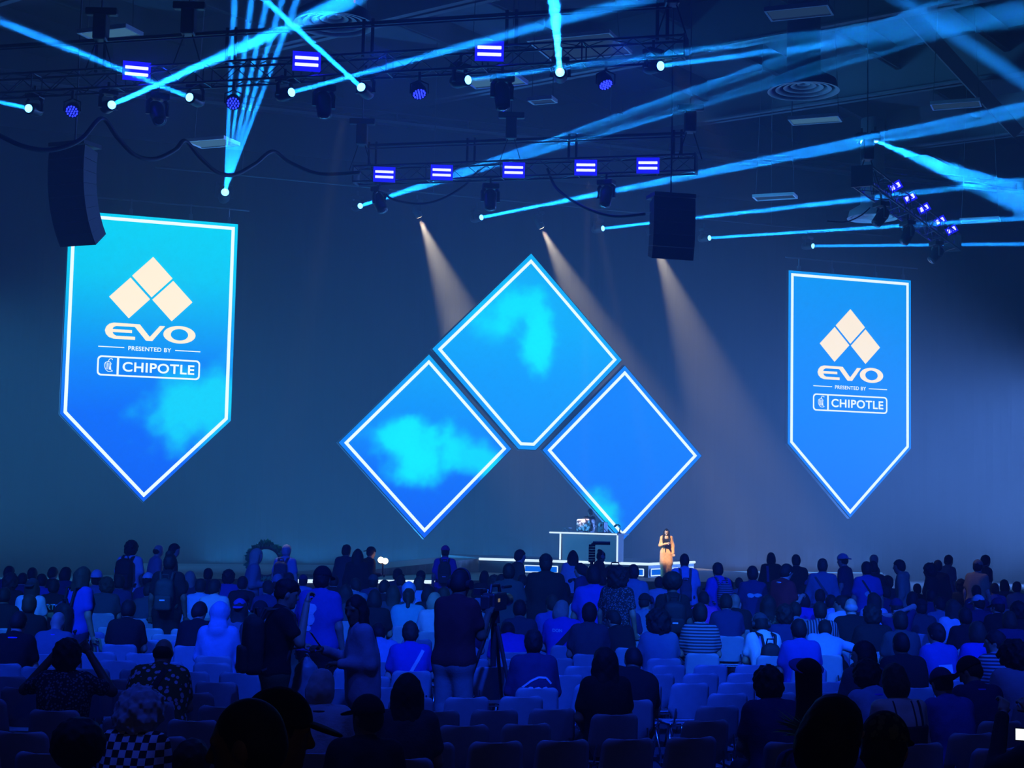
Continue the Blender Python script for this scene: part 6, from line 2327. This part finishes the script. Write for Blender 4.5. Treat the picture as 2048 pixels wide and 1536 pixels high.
# plastic bag in the hand of the black-shirted profile
P = hand_world('drinker', 'l', (0, .06, -.06))
V, Q = sdf_mesh([cone((0, 0, -.02), (0, 0, -.16), .018, .07, .05), cone((-.03, 0, -.16), (-.05, .01, -.42), .07, .10, .06), cone((.03, 0, -.16), (.05, 0, -.42), .07, .10, .06), ('noise', .008, 34, 0)], .014)
bg = link('plastic_bag', to_mesh('plastic_bag', [(V, Q)], mat('bag_plastic', (.22, .22, .25), .4)), None, Matrix.Translation(P))
tag(bg, 'pale grey plastic bag hanging from the hand of the black-shirted profile', 'bag')

# video camera on its tripod beside the operator
o, J = CAST['operator']
HP = o.matrix_world @ Vector((0.02, .62, 1.42))
vc = empty('video_camera', rotz(HP, math.radians(-18)), 'black shoulder video camera on a tripod, right of the operator', 'camera')
MB().box((-.07, -.20, -.09), (.07, .20, .09), bev=.02).build('body', M_BLACK, vc)
MB().cyl((0, .20, 0), (0, .42, 0), .055, .065, 18).build('lens', M_PHONE, vc, True)
MB().box((-.05, -.30, -.07), (.05, -.20, .07), bev=.015).build('battery', M_BLACK, vc)
MB().tube([(0, -.14, .09), (0, -.12, .16), (0, .12, .16), (0, .16, .09)], .018, 8).build('handle', M_BLACK, vc)
MB().cyl((-.11, .02, .10), (-.11, -.16, .10), .028, n=12).box((-.145, -.22, .07), (-.075, -.15, .13)).build('viewfinder', M_BLACK, vc)
MB().cyl((.05, .10, .14), (.05, .36, .14), .016, n=10).build('microphone', M_BLACK, vc)
MB().box((.071, -.10, .0), (.073, -.04, .035)).build('tally_mark', emit('tally_glow', (.5, .42, .3), .4), vc)
tp = empty('camera_tripod', rotz((HP.x, HP.y, 0), math.radians(-18)), 'black tall tripod under the video camera', 'tripod')
hz = HP.z - .09
MB().cyl((0, 0, hz - .12), (0, 0, hz - .005), .06, .05, 14).build('head', M_BLACK, tp)
MB().cyl((0, -.05, hz - .07), (.10, -.50, hz - .22), .012, n=8).build('pan_bar', M_BLACK, tp)
MB().cyl((0, 0, hz - .55), (0, 0, hz - .12), .03, n=10).build('column', M_BLACK, tp)
for k in range(3):
    a = math.radians(90 + 120 * k)
    f = Vector((.48 * math.cos(a), .48 * math.sin(a), .015))
    lg = MB().cyl((.05 * math.cos(a), .05 * math.sin(a), hz - .15), f, .022, .014, 8).build('leg', M_BLACK, tp)
    MB().cyl(f - Vector((0, 0, .014)), f + Vector((0, 0, .03)), .022, n=8).build('foot', M_RUBBER, lg)

# shoulder camera and monitor post of the cameraman before the stage
P = cam_op.matrix_world @ Vector((0.0, .44, 1.30))
c2 = empty('shoulder_camera', rotz(P, math.radians(-75)), 'dark camera held by the cameraman with white headphones', 'camera')
MB().box((-.07, -.16, -.08), (.07, .14, .08), bev=.02).build('body', M_BLACK, c2)
MB().cyl((0, .14, 0), (0, .34, 0), .05, .06, 14).build('lens', M_PHONE, c2, True)
MB().tube([(0, -.1, .08), (0, -.08, .14), (0, .08, .14), (0, .1, .08)], .015, 6).build('handle', M_BLACK, c2)
B0 = cam_op.matrix_world.translation
pj = at_y(1184, 1088, B0.y + .5)
jb = empty('monitor_crane', rotz((pj.x, pj.y, 0), 0), 'black upright post with pale top bar behind the cameraman', 'camera crane')
MB().box((-.10, -.10, 0), (.10, .10, .06)).build('base', M_BLACK, jb)
MB().cyl((0, 0, .06), (0, 0, pj.z - .42), .04, n=10).build('post', M_BLACK, jb)
b = MB()
for k in range(7):
    z = pj.z - .42 + k * .06
    b.box((-.075, -.05, z), (.075, .05, z + .05))
b.build('cable_chain', M_RUBBER, jb)
MB().tube([(0, 0, pj.z - .02), (.04, 0, pj.z + .02), (.42, 0, pj.z + .02)], .035, 8).build('arm', M_BLACK, jb)
MB().box((.02, -.05, pj.z + .04), (.42, .05, pj.z + .065)).build('top_bar', M_LEDGE, jb)

# glowing camera light held by the dark person
o, J = CAST['trio_c']
P = at_y(766, 1122, o.matrix_world.translation.y - .05)
cl = empty('camera_light', frame(P, to_eye(P)), 'glowing warm white camera light held up in the crowd', 'camera light')
MB().box((-.09, -.06, .0), (.09, .06, .05), bev=.015).build('housing', M_BLACK, cl)
MB().cyl((-.045, 0, -.03), (-.045, 0, .0), .062, n=20).cyl((.045, .02, -.03), (.045, .02, .0), .062, n=20).build('light_panel', emit('camera_light_glow', (1.0, .80, .48), 9.0), cl)
MB().cyl((0, -.06, .02), (0, -.28, .02), .018, n=8).build('grip', M_BLACK, cl)

# leafy green ring carried among the far crowd
o, J = CAST['lilac']
P = at_y(532, 1124, o.matrix_world.translation.y + .7)
gr = empty('leaf_ring', rotz(P, 0), 'large ring of spiky green leaves behind the lilac shirt', 'wreath')
rr = .285
MB().tube([(rr * math.cos(2 * math.pi * i / 32), 0, rr * math.sin(2 * math.pi * i / 32)) for i in range(33)], .035, 8).build('hoop', CLOTH['green'], gr, True)
b = MB()
rnd = random.Random(3)
for i in range(150):
    a = 2 * math.pi * i / 150
    u, v = Vector((math.cos(a), 0, math.sin(a))), Vector((-math.sin(a), 0, math.cos(a)))
    st = u * (rr + rnd.uniform(-.03, .03)) + Vector((0, rnd.uniform(-.06, .03), 0))
    tip = st + u * rnd.uniform(.08, .16) + v * rnd.uniform(-.05, .05) + Vector((0, rnd.uniform(-.10, .02), 0))
    m_ = (st + tip) / 2
    b.add([st, m_ + v * .04, tip, m_ - v * .04, m_ + Vector((0, .012, 0))], [(0, 1, 4), (1, 2, 4), (2, 3, 4), (3, 0, 4)])
b.build('leaves', mat('leaf_green', (.06, .42, .10), .6), gr)
MB().cyl((0, .02, -rr), (0, .02, -P.z), .02, n=8).build('carrying_pole', M_BAGD, gr)

# presenter's front locks, black top and microphone
R, c = PJ['HR'], PJ['head']
at = lambda x, y, z: c + R @ V3(x, y, z)
lk = []
for s in (-1, 1):
    lk += [cone(at(.078 * s, .01, .02), PJ['neck'] + V3(.10 * s, .07, -.10), .036, .045, .03), cone(PJ['neck'] + V3(.10 * s, .07, -.10), PJ['neck'] + V3(.09 * s, .135, -.33), .045, .028, .03)]
V, Q = sdf_mesh(lk + [('noise', .005, 60, 0)], .014)
skinned('front_hair', to_mesh('front_hair', [(V, Q)], None), HAIRC['black'], presenter)
ch = PJ['chest']
V, Q = sdf_mesh([('box', ch + V3(0, .105, -.02), np.eye(3), (.055, .012, .085), .02, 0), ('box', PJ['waist'] + V3(.02, .115, -.02), np.eye(3), (.012, .006, .20), .008, 0)], .012)
skinned('black_top', to_mesh('black_top', [(V, Q)], None), CLOTH['black'], presenter)
V, Q = sdf_mesh([('ell', PJ['shm'] + V3(0, .085, .0), np.eye(3), (.07, .05, .075), .03)], .012)
skinned('neckline', to_mesh('neckline', [(V, Q)], None), SKIN[0], presenter)
P = presenter.matrix_world @ (Vector(PJ['wrr']) + Vector((-.05, .05, .06)))
mc = empty('hand_microphone', Matrix.Translation(P), 'black microphone in the hand of the presenter', 'microphone')
MB().cyl((0, 0, -.09), (0, 0, .06), .013, .018, 10).build('handle', M_BLACK, mc)
MB().lathe([(.001, .11), (.022, .10), (.028, .08), (.022, .06), (.001, .06)], 12).build('grille', M_RUBBER, mc, True)

# small red lit sign high under the roof
P = at_z(707, 8, 15.5)
sg = empty('red_exit_sign', rotz(P, 0), 'tiny glowing red sign at the very top of the picture', 'sign')
MB().box((-.06, -.03, -.14), (.06, .03, .14)).build('housing', M_BLACK, sg)
MB().box((-.05, -.04, -.12), (.05, -.03, .12)).build('glowing_face', emit('sign_red', (.5, .02, .03), .8), sg)
MB().cyl((0, 0, .14), (0, 0, ROOF - P.z), .012, n=5).build('hanging_rod', M_STEEL, sg)
